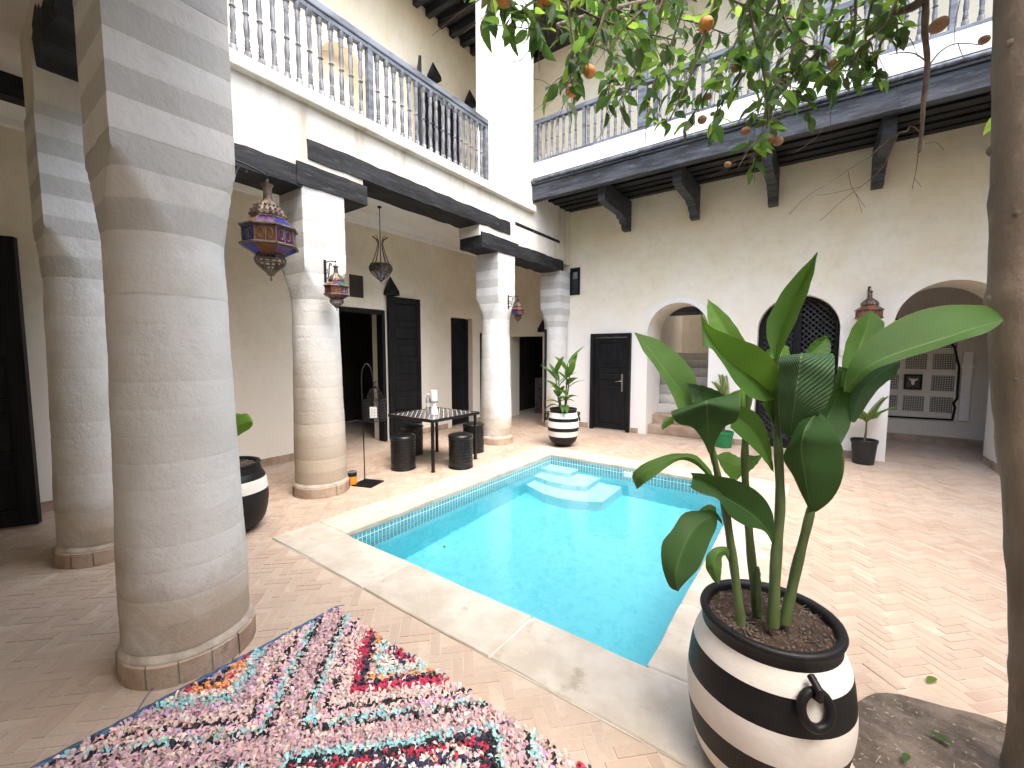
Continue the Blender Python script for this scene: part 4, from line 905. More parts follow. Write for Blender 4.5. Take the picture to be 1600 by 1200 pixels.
# plant in the far pot
fp = thing('potted_canna', 'small canna plant in the striped pot at the far end', 'plant', (-3.36, 6.06, .58))
fb = Vector((-3.36, 6.06, .57))
for k, (dx, dy, h) in enumerate(((-.06, -.03, .75), (.02, .03, .95), (.07, -.02, .85), (-.01, -.06, .6))):
    p0 = fb + Vector((dx * .5, dy, -.01)); p1 = fb + Vector((dx * 2.0, dy * 2, h * .82)); q = MB(); q.tube(crom([p0, p0.lerp(p1, .5) + Vector((dx * .2, 0, 0)), p1], 8), [.015, .014, .013, .012, .011, .010, .009, .008], 7); q.build('stem', m_stem, fp, smooth=60)
    for i in range(6):
        u = .25 + .15 * i; b0 = p0.lerp(p1, min(u, 1)); a = 2.4 * i + k * 1.1
        free_leaf(fp, b0, (math.cos(a), math.sin(a), .5 + .9 * u), .26 + .14 * u, .075 + .035 * random.random(), 1.6 - 1.1 * u, random.choice((m_leafM, m_leafB, m_leafM)), random.uniform(-.5, .5))
for sx, sz in ((.16, .12), (-.18, .18), (.1, .05)): free_leaf(fp, fb + Vector((sx * .3, -.05, .08)), (sx * 3, -.6, .5), .3, .1, 2.3, m_leafM)
# plant in the half hidden pot
hp = thing('potted_canna', 'plant with one green leaf showing behind the largest column', 'plant', (-4.06, 1.45, .57)); hb = Vector((-4.06, 1.45, .56))
for k in range(3):
    a = 1.2 + k * 2.1; p1 = hb + Vector((.05 * math.cos(a), .05 * math.sin(a), .42)); q = MB(); q.tube([hb + Vector((.02 * math.cos(a), .02 * math.sin(a), -.01)), p1], [.014, .008], 7); q.build('stem', m_stem, hp, smooth=60)
leaf_mesh(P3([(360,664),(372,650),(386,646),(394,656)], [3.68,3.66]), P3([(362,672),(376,662),(388,658),(395,660)], [3.66,3.62]), P3([(368,684),(380,676),(390,670),(395,664)], [3.68,3.64])).build('leaf', m_leafB, hp, smooth=80)
for a in (2.2, 3.1, 4.0): free_leaf(hp, hb + Vector((0, 0, .38)), (math.cos(a), math.sin(a), .6), .32, .1, 1.3, m_leafM)

# ---- small palms in plain pots
def palm(loc, mat, pot_mat, h, rt, rb, label_pot, label_palm, trunk, seed):
    random.seed(seed); pt = thing('flower_pot', label_pot, 'pot', loc, 'plain pots by the rear wall'); c = loc
    q = MB(); q.lathe([(rb, 0), (rb + .004, .008), (rt - .012, h - .05), (rt - .004, h - .045), (rt, h - .008), (rt - .004, h), (rt - .014, h - .004), (rt - .02, h - .05)], 32, c); q.build('pot_body', pot_mat, pt, smooth=40)
    q = MB(); q.lathe([(.001, h - .035), (rt - .019, h - .04)], 24, c); q.build('soil', m_potsoil, pt)
    pl = thing('young_palm', label_palm, 'plant', (c[0], c[1], c[2] + h - .03), 'young palms by the rear wall'); b0 = Vector((c[0], c[1], c[2] + h - .04)); tp_ = b0 + Vector((.01, 0, trunk))
    q = MB(); q.tube([b0, b0.lerp(tp_, .5) + Vector((.006, 0, 0)), tp_], [.016, .013, .009], 8); q.build('trunk', m_twig, pl, smooth=60)
    for k in range(7):
        a = k * .9 + random.uniform(-.3, .3); el = random.uniform(.7, 2.5); d = Vector((math.cos(a), math.sin(a), el)).normalized(); Lg = random.uniform(.35, .6); n = 10; p = tp_.copy(); pts = []
        dr = d.copy()
        for i in range(n): pts.append(p.copy()); p = p + dr * Lg / n; dr = (dr - Z_ * .09).normalized()
        q = MB(); q.tube(pts, [.006 * (1 - i / n) + .0015 for i in range(n)], 5)
        sd_ = d.cross(Z_).normalized()
        for i in range(2, n):
            for s_ in (-1, 1):
                for e in (0, .5):
                    bb = pts[i - 1].lerp(pts[i], e); dl = (sd_ * s_ + d * 1.6 + Z_ * .1).normalized(); ll = .17 * (1 - .5 * i / n); wn_ = dl.cross(Z_).normalized() * .006
                    q.add([bb - wn_, bb + wn_, bb + dl * ll * .6 + wn_ - Z_ * .012, bb + dl * ll - Z_ * .05, bb + dl * ll * .6 - wn_ - Z_ * .012], [(0, 1, 2, 3, 4)], uvs=[(.45, 0), (.55, 0), (.6, .5), (.5, 1), (.4, .5)])
        q.build('frond', mat, pl)
palm((-1.19, 7.5, 0), m_palm, m_greenpot, .26, .15, .115, 'green plastic flower pot behind the big plant', 'thin young palm in the green pot', .55, 4)
palm((.565, 7.52, 0), m_palm, m_blackpot, .34, .155, .115, 'plain black flower pot by the arch pier', 'thin young palm in the black pot below the wall lantern', .28, 9)

# ---- coloured lanterns
def lantern(loc, sc_, label, seed, metal=m_brass, pal=None):
    """octagonal coloured glass lantern; loc = hook point at the top, hangs down"""
    rnd = random.Random(seed); t_ = thing('coloured_lantern', label, 'lantern', loc, 'coloured glass lanterns'); c = Vector(loc); s_ = sc_
    A = [math.pi / 8 + k * math.pi / 4 + .2 for k in range(8)]
    ring = lambda r, z: [c + Vector((r * s_ * math.cos(a), r * s_ * math.sin(a), z * s_)) for a in A]
    q = MB(); q.tube([c + Vector((.012 * s_ * math.cos(k * .7), 0, -.015 * s_ + .015 * s_ * math.sin(k * .7))) for k in range(10)], .003 * s_, 5)
    q.lathe([(.0, -.03), (.035, -.032), (.028, -.045), (.024, -.055), (.026, -.12), (.032, -.125)], 12, c) if s_ == 1 else q.lathe([(a * s_, b_ * s_) for a, b_ in ((.0, -.03), (.035, -.032), (.028, -.045), (.024, -.055), (.026, -.12), (.032, -.125))], 12, c)
    q.build('cap', metal, t_, smooth=40)
    q = MB(); q.lathe([(a * s_, b_ * s_) for a, b_ in ((.024, -.118), (.045, -.14), (.075, -.168), (.096, -.20), (.10, -.222), (.088, -.238))], 8, c, A[0]); q.build('dome', metal, t_)
    q = MB()
    for a in [k * math.pi / 10 for k in range(20)]:
        for zz in (-.165, -.19, -.215):
            rr_ = {-.165: .073, -.19: .092, -.215: .10}[zz]; q.lathe([(.0, -.006), (.007, -.003), (.007, .003), (0, .006)] if s_ > .9 else [(.0, -.004), (.005, -.002), (.005, .002), (0, .004)], 5, c + Vector((rr_ * s_ * math.cos(a), rr_ * s_ * math.sin(a), zz * s_)))
    q.build('studs', metal, t_, kind='stuff')
    z1, z2, z3, z4 = -.236, -.292, -.40, -.455
    cols = pal or [G_BLUE, G_RED, G_AMB, G_PUR, G_GRN, G_BLUE, G_PUR, G_AMB]; k0 = rnd.randrange(8)
    for k in range(8):
        k2 = (k + 1) % 8
        for nm, ra, za, rb_, zb in (('roof_panel', .09, z1, .150, z2), ('glass_panel', .140, z2 - .008, .140, z3 + .006), ('lower_panel', .152, z3 - .006, .07, z4)):
            a_, b_ = ring(ra, za), ring(rb_, zb); q = MB(); vs_ = [b_[k], b_[k2], a_[k2], a_[k]]; cen = sum(vs_, Vector()) / 4
            vs_ = [v.lerp(cen, .05) for v in vs_]; nn = (vs_[1] - vs_[0]).cross(vs_[2] - vs_[0]).normalized() * .003 * s_
            q.add([v + nn for v in vs_] + [v - nn for v in vs_], [(0, 1, 2, 3), (7, 6, 5, 4)] + [(i, 4 + i, 4 + (i + 1) % 4, (i + 1) % 4) for i in range(4)])
            q.build(nm, cols[(k + k0 + (1 if nm == 'roof_panel' else 0)) % 8], t_)
            if nm == 'glass_panel':
                # keyhole fretwork over each pane
                q = MB(); u = (vs_[1] - vs_[0]); v = (vs_[3] - vs_[0]); n_ = nn.normalized() * .005 * s_
                for cx_ in (.28, .72):
                    pts = [vs_[0] + u * (cx_ + .15 * math.cos(w_)) + v * (.5 + .34 * math.sin(w_)) + n_ for w_ in [j * math.pi / 6 for j in range(13)]]; q.tube(pts, .0035 * s_, 4)
                q.tube([vs_[0] + u * .5 + n_, vs_[0] + u * .5 + v + n_], .004 * s_, 4); q.build('fretwork', metal, t_)
    q = MB()
    for k in range(8):
        k2 = (k + 1) % 8
        for r, z, e in ((.156, z2, .008), (.143, z2 - .01, .005), (.143, z3 + .008, .005), (.158, z3, .008), (.092, z1 + .003, .006), (.072, z4, .006)):
            p = ring(r, z); q.tube([p[k], p[k2]], e * s_, 6)
        q.tube([ring(.144, z2)[k], ring(.144, z3)[k]], .0055 * s_, 6); q.tube([ring(.09, z1)[k], ring(.155, z2)[k]], .0045 * s_, 6); q.tube([ring(.155, z3)[k], ring(.07, z4)[k]], .0045 * s_, 6)
    q.build('frame', metal, t_)
    q = MB()
    pr = [(.072, z4), (.085, z4 - .022), (.08, z4 - .042), (.055, z4 - .068), (.025, z4 - .095), (.012, z4 - .115)]
    for k in range(14):
        a = k * 2 * math.pi / 14; q.tube([c + Vector((r * s_ * math.cos(a), r * s_ * math.sin(a), z * s_)) for r, z in pr], .0052 * s_, 5)
    for r, z in pr[:4]: q.tube([c + Vector((r * s_ * math.cos(k * .3142), r * s_ * math.sin(k * .3142), z * s_)) for k in range(21)], .004 * s_, 5)
    q.build('basket', metal, t_)
    q = MB(); q.lathe([(a * s_, b_ * s_) for a, b_ in ((0, z4 - .15), (.009, z4 - .143), (.003, z4 - .125), (.012, z4 - .112), (.02, z4 - .1))], 8, c); q.build('finial', metal, t_, smooth=50)
    return t_
def bracket(p_wall, p_tip, label, plate=.16):
    """wrought iron scroll bracket from a wall point out to the hook"""
    a, b_ = Vector(p_wall), Vector(p_tip); t_ = thing('wall_bracket', label, 'bracket', a, 'wrought iron lantern brackets'); u = (b_ - a); L = u.length; u.normalize()
    q = MB(); sd_ = u.cross(Z_).normalized(); q.obox(a, sd_, Z_, u, (-.012, .012), (-plate, .03), (0, .008)); q.build('plate', m_iron, t_)
    q = MB(); q.tube(crom([a, a + u * L * .5 + Z_ * .012, a + u * L * .85 + Z_ * .008, b_, b_ + Z_ * .015], 14), .006, 6)
    q.tube(crom([a - Z_ * plate * .8, a - Z_ * plate * .75 + u * L * .3, a - Z_ * .02 + u * L * .45, a - Z_ * .015 + u * L * .6, a - Z_ * .035 + u * L * .58], 18), .005, 6)
    q.tube([a - Z_ * .09 + u * (.03 + .02 * math.cos(k * .6)) + Z_ * .02 * math.sin(k * .6) for k in range(11)], .004, 5); q.build('scroll', m_iron, t_, smooth=60)
lantern((-2.66, 1.22, 2.555), .97, 'largest coloured lantern, hanging beside the biggest column', 3, m_brass, [G_BLUE, G_AMB, G_PUR, G_BLUE, G_PUR, G_BLUE, G_PUR, G_BRN])
bracket((-2.64, .94, 2.60), (-2.66, 1.22, 2.575), 'scroll bracket on the biggest column holding its lantern')
lantern((-3.99, 2.46, 2.435), .78, 'coloured lantern hung on the column by the lantern stand', 5)
bracket((-4.19, 2.46, 2.47), (-3.99, 2.46, 2.45), 'scroll bracket on the column by the lantern stand', .2)
lantern((-3.99, 5.66, 2.42), .66, 'small coloured lantern on the slim column by the pool end', 8, m_dmetal)
bracket((-4.19, 5.66, 2.45), (-3.99, 5.66, 2.435), 'scroll bracket on the slim column by the pool end', .2)
lantern((.53, 7.56, 2.40), .98, 'coloured lantern on the rear wall between two arches', 12, m_brass, [G_COP, G_GRN, G_COP, G_COP, G_AMB, G_COP, G_GRN, G_COP])
bracket((.53, YW - .001, 2.43), (.53, 7.56, 2.415), 'bracket on the rear wall between two arches', .14)

# ---- iron lantern hanging from the gallery ceiling
hx, hy = -5.43, 4.09
t_ = thing('hanging_lantern', 'dark iron basket lantern hanging from the gallery ceiling on a thin rod', 'lantern', (hx, hy, 3.72))
q = MB(); q.lathe([(.03, 0), (.035, -.012), (.012, -.03), (.006, -.04), (.006, -.47), (.004, -.475)], 10, (hx, hy, 3.72)); q.build('rod', m_iron, t_, smooth=40)
q = MB()
for k in range(10):
    a = k * .6283; q.tube(crom([Vector((hx + r * math.cos(a), hy + r * math.sin(a), 3.72 + z)) for r, z in ((.115, -.45), (.07, -.475), (.04, -.53), (.04, -.57), (.075, -.70), (.135, -.86), (.175, -.905), (.165, -.95), (.10, -1.03), (.012, -1.10))], 24), .0055, 5)
q.build('basket', m_dmetal, t_)
q = MB(); q.lathe([(.15, -.85), (.178, -.90), (.17, -.92), (.165, -.96), (.155, -.97)], 10, (hx, hy, 3.72), caps=False); q.lathe([(.012, -1.08), (.02, -1.10), (0, -1.13)], 8, (hx, hy, 3.72)); q.build('rim_band', m_dmetal, t_)
q = MB(); q.lathe([(.03, -1.07), (.10, -1.01), (.15, -.95), (.152, -.92)], 10, (hx, hy, 3.72), caps=False); q.build('glass_bowl', G_CLR, t_)

# ---- pyramid wall sconces
def sconce(p, n, label, s_=1.0):
    t_ = thing('wall_sconce', label, 'sconce', p, 'black pyramid wall sconces'); p = Vector(p); n = Vector(n); u = Z_.cross(n); c = p + n * .09 * s_
    q = MB(); b_ = [c + u * a * .105 * s_ + n * d * .085 * s_ for a, d in ((-1, -1), (1, -1), (1, 1), (-1, 1))]; m_ = [c + u * a * .10 * s_ + n * d * .08 * s_ + Z_ * .07 * s_ for a, d in ((-1, -1), (1, -1), (1, 1), (-1, 1))]; tp_ = c + Z_ * .33 * s_ - n * .03
    q.add(b_ + m_ + [tp_], [(0, 1, 5, 4), (1, 2, 6, 5), (2, 3, 7, 6), (3, 0, 4, 7), (4, 5, 8), (5, 6, 8), (6, 7, 8), (7, 4, 8), (3, 2, 1, 0)]); q.build('shade', m_black, t_, bevel=.003)
    q = MB(); q.obox(p, u, Z_, n, (-.03, .03), (-.03, .08), (0, .012)); q.build('backplate', m_black, t_)
sconce((XB, 4.66, 2.50), (1, 0, 0), 'pyramid sconce above the tall open black door')
sconce((-4.93, 8.05, 1.98), (0, -1, 0), 'pyramid sconce above the dark opening behind the far pot')
sconce((XB, 5.72, 6.50), (1, 0, 0), 'pyramid sconce above the upper railing, left one', 1.0)
sconce((XB, 6.72, 6.50), (1, 0, 0), 'pyramid sconce above the upper railing next to white pier', 1.0)

# ---- lantern stand
bx, by = -4.235, 2.895
t_ = thing('lantern_stand', 'thin black shepherd hook stand on a flat square base', 'stand', (bx, by, 0))
q = MB(); a = R(20); U = Vector((math.cos(a), math.sin(a), 0)); V = Vector((-math.sin(a), math.cos(a), 0)); q.obox(Vector((bx + .02, by + .03, .002)), U, V, Z_, (-.13, .13), (-.13, .13), (0, .012)); q.lathe([(.02, .014), (.018, .022), (.01, .026)], 10, (bx, by, 0)); q.build('base_plate', m_iron, t_)
q = MB(); hk = [(0, 0), (0, .5), (-.005, 1.0), (-.008, 1.22), (.005, 1.33), (.05, 1.395), (.095, 1.36), (.118, 1.28), (.125, 1.20), (.145, 1.175), (.165, 1.195)]
HU = RGT * .9 + Y_ * .1; q.tube(crom([Vector((bx, by, .014 + z)) + HU * x for x, z in hk], 50), .0068, 7); q.build('pole', m_iron, t_, smooth=60)
lc = Vector((bx, by, 1.19)) + HU * .145
t_ = thing('filigree_lantern', 'small black filigree lantern with a white card, hung on the stand', 'lantern', lc)
q = MB(); q.tube([lc + Vector((.012 * math.cos(k * .7), 0, -.012 + .014 * math.sin(k * .7))) for k in range(10)], .003, 5); q.lathe([(.005, -.03), (.022, -.035), (.016, -.045), (.01, -.06)], 8, lc); q.build('cap', m_iron, t_)
q = MB()
for k in range(12):
    a = k * math.pi / 6; q.tube(crom([lc + Vector((r * math.cos(a), r * math.sin(a), z)) for r, z in ((.012, -.055), (.045, -.075), (.075, -.12), (.088, -.175), (.09, -.19))], 8), .0035, 4)
for z, r in ((-.12, .076), (-.16, .086)): q.tube([lc + Vector((r * math.cos(k * .3), r * math.sin(k * .3), z)) for k in range(22)], .003, 4)
q.build('dome', m_iron, t_)
q = MB(); H = .098
for i in range(4):
    a = i * math.pi / 2 + .5; n_ = Vector((math.cos(a), math.sin(a), 0)); u = Z_.cross(n_)
    for k in range(5):
        for j in range(7):
            if i in (0, 3) and 1 <= k <= 3 and 1 <= j <= 4: pass
            cc = lc + n_ * H + u * (-.078 + k * .039) + Z_ * (-.215 - j * .034); q.tube([cc + u * .017 * math.cos(w_ * .9) + Z_ * .016 * math.sin(w_ * .9) for w_ in range(8)], .0026, 4)
    for s_ in (-1, 1): q.tube([lc + n_ * H + u * H * s_ + Z_ * -.185, lc + n_ * H + u * H * s_ + Z_ * -.45], .004, 4)
    for z in (-.19, -.20, -.435): q.tube([lc + n_ * H - u * H + Z_ * z, lc + n_ * H + u * H + Z_ * z], .004, 4)
q.build('filigree_sides', m_iron, t_, kind='stuff')
q = MB(); u = RGT; q.obox(lc - FWD * .108 + Z_ * -.40, u, Z_, -FWD.normalized(), (-.025, .055), (0, .125), (0, .003)); q.build('card', m_whitepl, t_)
q = MB()
for k, (uu, vv, rr_) in enumerate(((.0, .095, .012), (.03, .09, .012), (.005, .06, .014), (.034, .055, .013), (.0, .025, .012), (.032, .02, .011))): q.tube([lc - FWD * .112 + Z_ * (-.40 + vv + rr_ * math.sin(w_ * .7)) + u * (uu + rr_ * math.cos(w_ * .7)) for w_ in range(8)], .0016, 4)
q.build('card_print', m_iron, t_)

# ---- orange tin by the column
cl = (-4.20, 2.78, .016)
cl = (-4.335, 2.80, 0)
t_ = thing('tin_can', 'orange tin can with a dark lid beside the lantern stand', 'can', cl)
q = MB(); q.lathe([(.046, 0), (.05, .003), (.05, .105)], 24, cl); q.build('can_body', m_orangecan, t_, smooth=40)
q = MB(); q.lathe([(.0504, .105), (.0504, .15), (.047, .155)], 24, cl, caps=False); q.build('label_band', m_iron, t_, smooth=40)
q = MB(); q.lathe([(.052, .15), (.053, .158), (.048, .16), (.044, .152), (.001, .152)], 24, cl, caps=False); q.build('lid', m_balus, t_, smooth=40)

# ---- mosaic table
tx0, tx1, ty0, ty1, tz = -4.78, -3.90, 3.66, 4.58, .685
t_ = thing('mosaic_table', 'square black table with black and white mosaic top', 'table', ((tx0 + tx1) / 2, (ty0 + ty1) / 2, 0))
q = MB(); q.box((tx0 + .02, ty0 + .02, tz - .02), (tx1 - .02, ty1 - .02, tz)); q.build('table_top', m_tmos, t_)
q = MB(); e = .022
for a in (((tx0, ty0), (tx1, ty0 + e)), ((tx0, ty1 - e), (tx1, ty1)), ((tx0, ty0 + e), (tx0 + e, ty1 - e)), ((tx1 - e, ty0 + e), (tx1, ty1 - e))): q.box((*a[0], tz - .035), (*a[1], tz + .004))
q.build('apron', m_iron, t_, bevel=.003)
for x in (tx0 + .03, tx1 - .065):
    for y in (ty0 + .03, ty1 - .065):
        q = MB(); q.box((x, y, .006), (x + .034, y + .034, tz - .036)); q.box((x - .01, y - .01, 0), (x + .044, y + .044, .008)); q.build('leg', m_iron, t_, bevel=.003)
# ---- perforated stools
def stool(x, y, label):
    t_ = thing('garden_stool', label, 'stool', (x, y, 0), 'black pierced ceramic stools'); c = (x, y, 0)
    q = MB(); q.lathe([(.158, 0), (.165, .006), (.166, .02), (.160, .028), (.157, .04)], 40, c); q.build('foot_ring', m_stool, t_, smooth=45)
    q = MB(); q.lathe([(.161, .40), (.168, .408), (.169, .425), (.165, .44), (.15, .452), (.10, .458), (.001, .46)], 40, c, caps=False); q.build('seat', m_stool, t_, smooth=45)
    # pierced drum: a lattice of round-ish holes cut as open cells
    q = MB(); nr, na = 9, 22; zz0, zz1 = .04, .40; dz = (zz1 - zz0) / nr; da = 2 * math.pi / na
    def pt(a, z, r=.160): return Vector((x + r * math.cos(a), y + r * math.sin(a), z))
    for j in range(nr):
        for k in range(na):
            a0 = (k + (j % 2) * .5) * da; z0 = zz0 + j * dz; cen = (a0 + da / 2, z0 + dz / 2)
            sq = [(a0, z0), (a0 + da / 2, z0), (a0 + da, z0), (a0 + da, z0 + dz / 2), (a0 + da, z0 + dz), (a0 + da / 2, z0 + dz), (a0, z0 + dz), (a0, z0 + dz / 2)]
            hs = .30 if 0 < j < nr - 0 else 0
            hol = [(cen[0] + da * hs * math.cos(w_), cen[1] + dz * .34 * (hs / .30) * math.sin(w_)) for w_ in [-2.356 + i * math.pi / 4 for i in range(8)]]
            vs_ = [pt(*p) for p in sq] + [pt(*p) for p in hol] + [pt(*p, .150) for p in hol]
            q.add(vs_, [(i, (i + 1) % 8, 8 + (i + 1) % 8, 8 + i) for i in range(8)] + [(8 + i, 8 + (i + 1) % 8, 16 + (i + 1) % 8, 16 + i) for i in range(8)])
    q.build('pierced_drum', m_stool, t_)
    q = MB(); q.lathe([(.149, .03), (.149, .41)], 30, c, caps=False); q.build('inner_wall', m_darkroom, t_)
stool(-4.40, 3.60, 'pierced black stool nearest the lantern stand')
stool(-3.83, 4.10, 'pierced black stool nearest the pool')
stool(-4.27, 4.86, 'pierced black stool behind the one nearest the pool')
stool(-4.92, 4.20, 'pierced black stool under the table against the open door')
# ---- things on the table
bp = Vector((-4.37, 4.03, tz + .0005))
q_t = thing('water_bottle', 'clear plastic water bottle standing on the mosaic table', 'bottle', bp)
q = MB(); q.lathe([(.033, 0), (.036, .006), (.036, .07), (.034, .075), (.036, .08), (.036, .16), (.034, .165), (.036, .17), (.036, .20), (.03, .225), (.016, .25), (.014, .262)], 20, bp); q.build('bottle_body', G_BOT, q_t, smooth=50)
q = MB(); q.lathe([(.016, .262), (.016, .282), (.0, .284)], 14, bp); q.build('bottle_cap', m_whitepl, q_t)
q = MB(); q.lathe([(.0366, .10), (.0366, .15)], 20, bp, caps=False); q.build('bottle_label', m_potW, q_t)
vp = Vector((-4.24, 4.02, tz + .0005))
q_t = thing('candle_holder', 'white waisted holder with a white candle on the mosaic table', 'candle', vp)
q = MB(); q.lathe([(.052, 0), (.056, .006), (.05, .03), (.036, .10), (.033, .13), (.042, .165), (.046, .175)], 24, vp); q.build('holder', m_whitepl, q_t, smooth=50)
q = MB(); q.lathe([(.047, .173), (.05, .178), (.05, .186), (.046, .19)], 24, vp); q.build('holder_rim', m_balus, q_t, smooth=50)
q = MB(); q.lathe([(.042, .19), (.042, .335), (.039, .338)], 24, vp); q.build('candle', m_potW, q_t, smooth=50)

# ---- shaggy rag rug
RX0, RX1, RY0, RY1 = -2.27, .35, -.45, 1.325
rug = thing('shag_rug', 'multicoloured shaggy rag rug with zigzag diamonds on the floor', 'rug', (RX0, RY0, 0))
q = MB(); q.box((RX0 + .01, RY0, .004), (RX1, RY1 - .01, .018)); q.build('woven_base', m_rugbase, rug)
q = MB(); rows = []; n = 70
for i in range(n + 1):
    y = RY0 + (RY1 + .012 - RY0) * i / n; w_ = .006 * mnoise.noise(Vector((0, y * 7, 1)))
    rows.append([Vector((RX0 - .024 + w_, y, .003)), Vector((RX0 - .022 + w_, y, .016 + .002 * math.sin(i * 2.2))), Vector((RX0 - .004 + w_, y, .025 + .003 * math.sin(i * 1.9))), Vector((RX0 + .016 + w_, y, .026 + .002 * math.sin(i * 2.6))), Vector((RX0 + .034 + w_, y, .018))])
q.grid(rows); q.build('selvedge', m_bluecord, rug, smooth=50)
random.seed(77)
PAL = dict(cr=(.50, .05, .10), nv=(.05, .05, .09), bk=(.03, .03, .035), tq=(.34, .62, .63), orr=(.78, .36, .17), pk=(.74, .52, .48), cm=(.72, .62, .55), mv=(.55, .38, .40), lil=(.66, .42, .66), gy=(.58, .56, .55), wh=(.80, .76, .73), br=(.48, .32, .25))
def rugcol(x, y):
    j = .05 * mnoise.noise(Vector((x * 7, y * 7, 0))) + random.gauss(0, .012)
    best = 9; bi = 0
    for k, (cx_, cy_) in enumerate(((-1.63, 1.33), (-2.27, .69), (-.99, .69), (-.35, 1.33), (-1.63, .05), (.29, .69), (-.35, .05), (-2.27, -.59))):
        d = (abs(x - cx_) + abs(y - cy_)) / .30 + j
        if d < best: best = d; bi = k
    d = best
    A_ = [(.20, 'cr', 'nv'), (.34, 'nv', 'cr'), (.52, 'cm', 'pk'), (.68, 'tq', 'cm'), (.80, 'orr', 'pk'), (.91, 'nv', 'bk'), (1.10, 'cr', 'cr')]
    if bi in (1, 4): A_ = [(.24, 'mv', 'lil'), (.36, 'bk', 'mv'), (.60, 'orr', 'cr'), (.74, 'cm', 'wh'), (.92, 'tq', 'gy'), (1.12, 'mv', 'lil')]
    if bi in (2, 5): A_ = [(.34, 'cm', 'wh'), (.56, 'cr', 'cr'), (.74, 'orr', 'orr'), (.95, 'tq', 'gy'), (1.12, 'wh', 'gy')]
    A_ = A_ + ([(1.42, 'pk', 'cm'), (1.50, 'bk', 'pk'), (1.68, 'pk', 'lil'), (1.80, 'tq', 'cm'), (1.90, 'bk', 'mv'), (9, 'mv', 'pk')] if bi not in (2, 5) else [(1.30, 'gy', 'cm'), (1.42, 'nv', 'cr'), (1.56, 'cm', 'nv'), (1.66, 'cr', 'bk'), (1.80, 'bk', 'nv'), (1.93, 'tq', 'tq'), (9, 'mv', 'pk')])
    for lim, c1, c2 in A_:
        if d < lim:
            u = random.random(); c = PAL[c1] if u < .72 else PAL[c2] if u < .93 else PAL[random.choice(('pk', 'cm', 'mv', 'wh', 'br'))]; break
    g_ = random.uniform(.68, 1.05); return tuple(min(.9, v * g_) for v in c)
q = MB(); st = .0135; ny = int((RY1 - RY0) / st); nx_ = int((RX1 - RX0 - .03) / st)
for iy in range(ny):
    for ix in range(nx_):
        x = RX0 + .035 + ix * st + random.uniform(-.006, .006); y = RY0 + .01 + iy * st + random.uniform(-.006, .006)
        if y > RY1 - .008: continue
        px, py, z = proj((x, y, 0))
        far = not (-150 < px < 1750 and py < 1500)
        if far and random.random() < .75: continue
        c = rugcol(x, y)
        for k in range(1 if far else 2):
            a = random.uniform(0, 6.283); d = Vector((math.cos(a), math.sin(a), 0)); sd_ = Vector((-d.y, d.x, 0)); l = random.uniform(.010, .020); w_ = random.uniform(.0036, .0068); h = random.uniform(.010, .026)
            p0 = Vector((x, y, .014)); t1 = random.uniform(-.4, .4); lift = random.uniform(-.008, .012)
            p1 = p0 + d * l * .35 + Z_ * h * .8; p2 = p0 + d * l * .9 + Z_ * (h + lift * .5); p3 = p0 + d * l * 1.5 + Z_ * (h * .55 + lift)
            s1 = sd_ * w_; s2 = (sd_ + Z_ * t1) * w_ * 1.15; s3 = (sd_ + Z_ * t1 * 1.6) * w_ * .8
            cc = tuple(min(.85, v * random.uniform(.88, 1.12)) for v in c)
            q.add([p0 - s1 * .7, p0 + s1 * .7, p1 + s1, p1 - s1, p2 + s2, p2 - s2, p3 + s3, p3 - s3], [(0, 1, 2, 3), (3, 2, 4, 5), (5, 4, 6, 7)], cc)
q.build('rag_tufts', m_tuft, rug, smooth=80, kind='stuff')
q = MB()
for p, dd in (((RX0 - .01, .42, .02), (-.10, .08, .004)), ((RX0 + .0, 1.315, .022), (.02, .06, .0)), ((RX0 - .01, .78, .02), (-.03, .03, .0))):
    p = Vector(p); q.tube(crom([p, p + Vector(dd) * .5 + Z_ * .008, p + Vector(dd)], 6), .0022, 5)
q.build('loose_threads', m_bluecord, rug)

# ---- orange tree
random.seed(2024)
tree = thing('orange_tree', 'orange tree with bare brown trunk and leafy boughs with dull fruit', 'tree', (.67, 2.2, 0))
tp_ = crom([Vector(p) for p in ((.70, 2.215, -.06), (.69, 2.21, .1), (.662, 2.20, .5), (.612, 2.195, 1.0), (.54, 2.19, 1.57), (.50, 2.165, 2.2), (.46, 2.14, 2.9), (.44, 2.12, 3.6))], 80)
rad = []
for i, p in enumerate(tp_):
    z = p.z; r = .066 - .005 * z + .03 * math.exp(-max(z, 0) / .12)
    for zk, am in ((.42, .006), (.85, .007), (1.22, .006), (1.72, .012), (2.05, .006), (2.5, .005)): r += am * math.exp(-((z - zk) / .035) ** 2)
    rad.append(r)
q = MB(); q.tube(tp_, rad, 26, wob=.05); q.build('trunk', m_bark, tree, smooth=70)
q = MB()
for z, a, s_ in ((.6, 3.6, .016), (.95, 4.4, .013), (1.25, 3.2, .015), (1.73, 3.5, .024), (1.98, 4.6, .012), (2.25, 3.0, .016), (2.55, 4.2, .011), (2.1, 3.5, .009), (1.45, 4.5, .010)):
    c = min(tp_, key=lambda p: abs(p.z - z)); o_ = c + Vector((math.cos(a), math.sin(a), 0)) * (.051); rows = []
    for i in range(6):
        th = math.pi * i / 5; rows.append([o_ + Vector((math.sin(th) * math.cos(b_) * s_, math.sin(th) * math.sin(b_) * s_, math.cos(th) * s_ * 1.2)) for b_ in [k * .7854 for k in range(8)]])
    q.grid(rows, closed=True)
q.build('bark_knots', m_bark, tree, smooth=80, kind='stuff')
top = tp_[68]
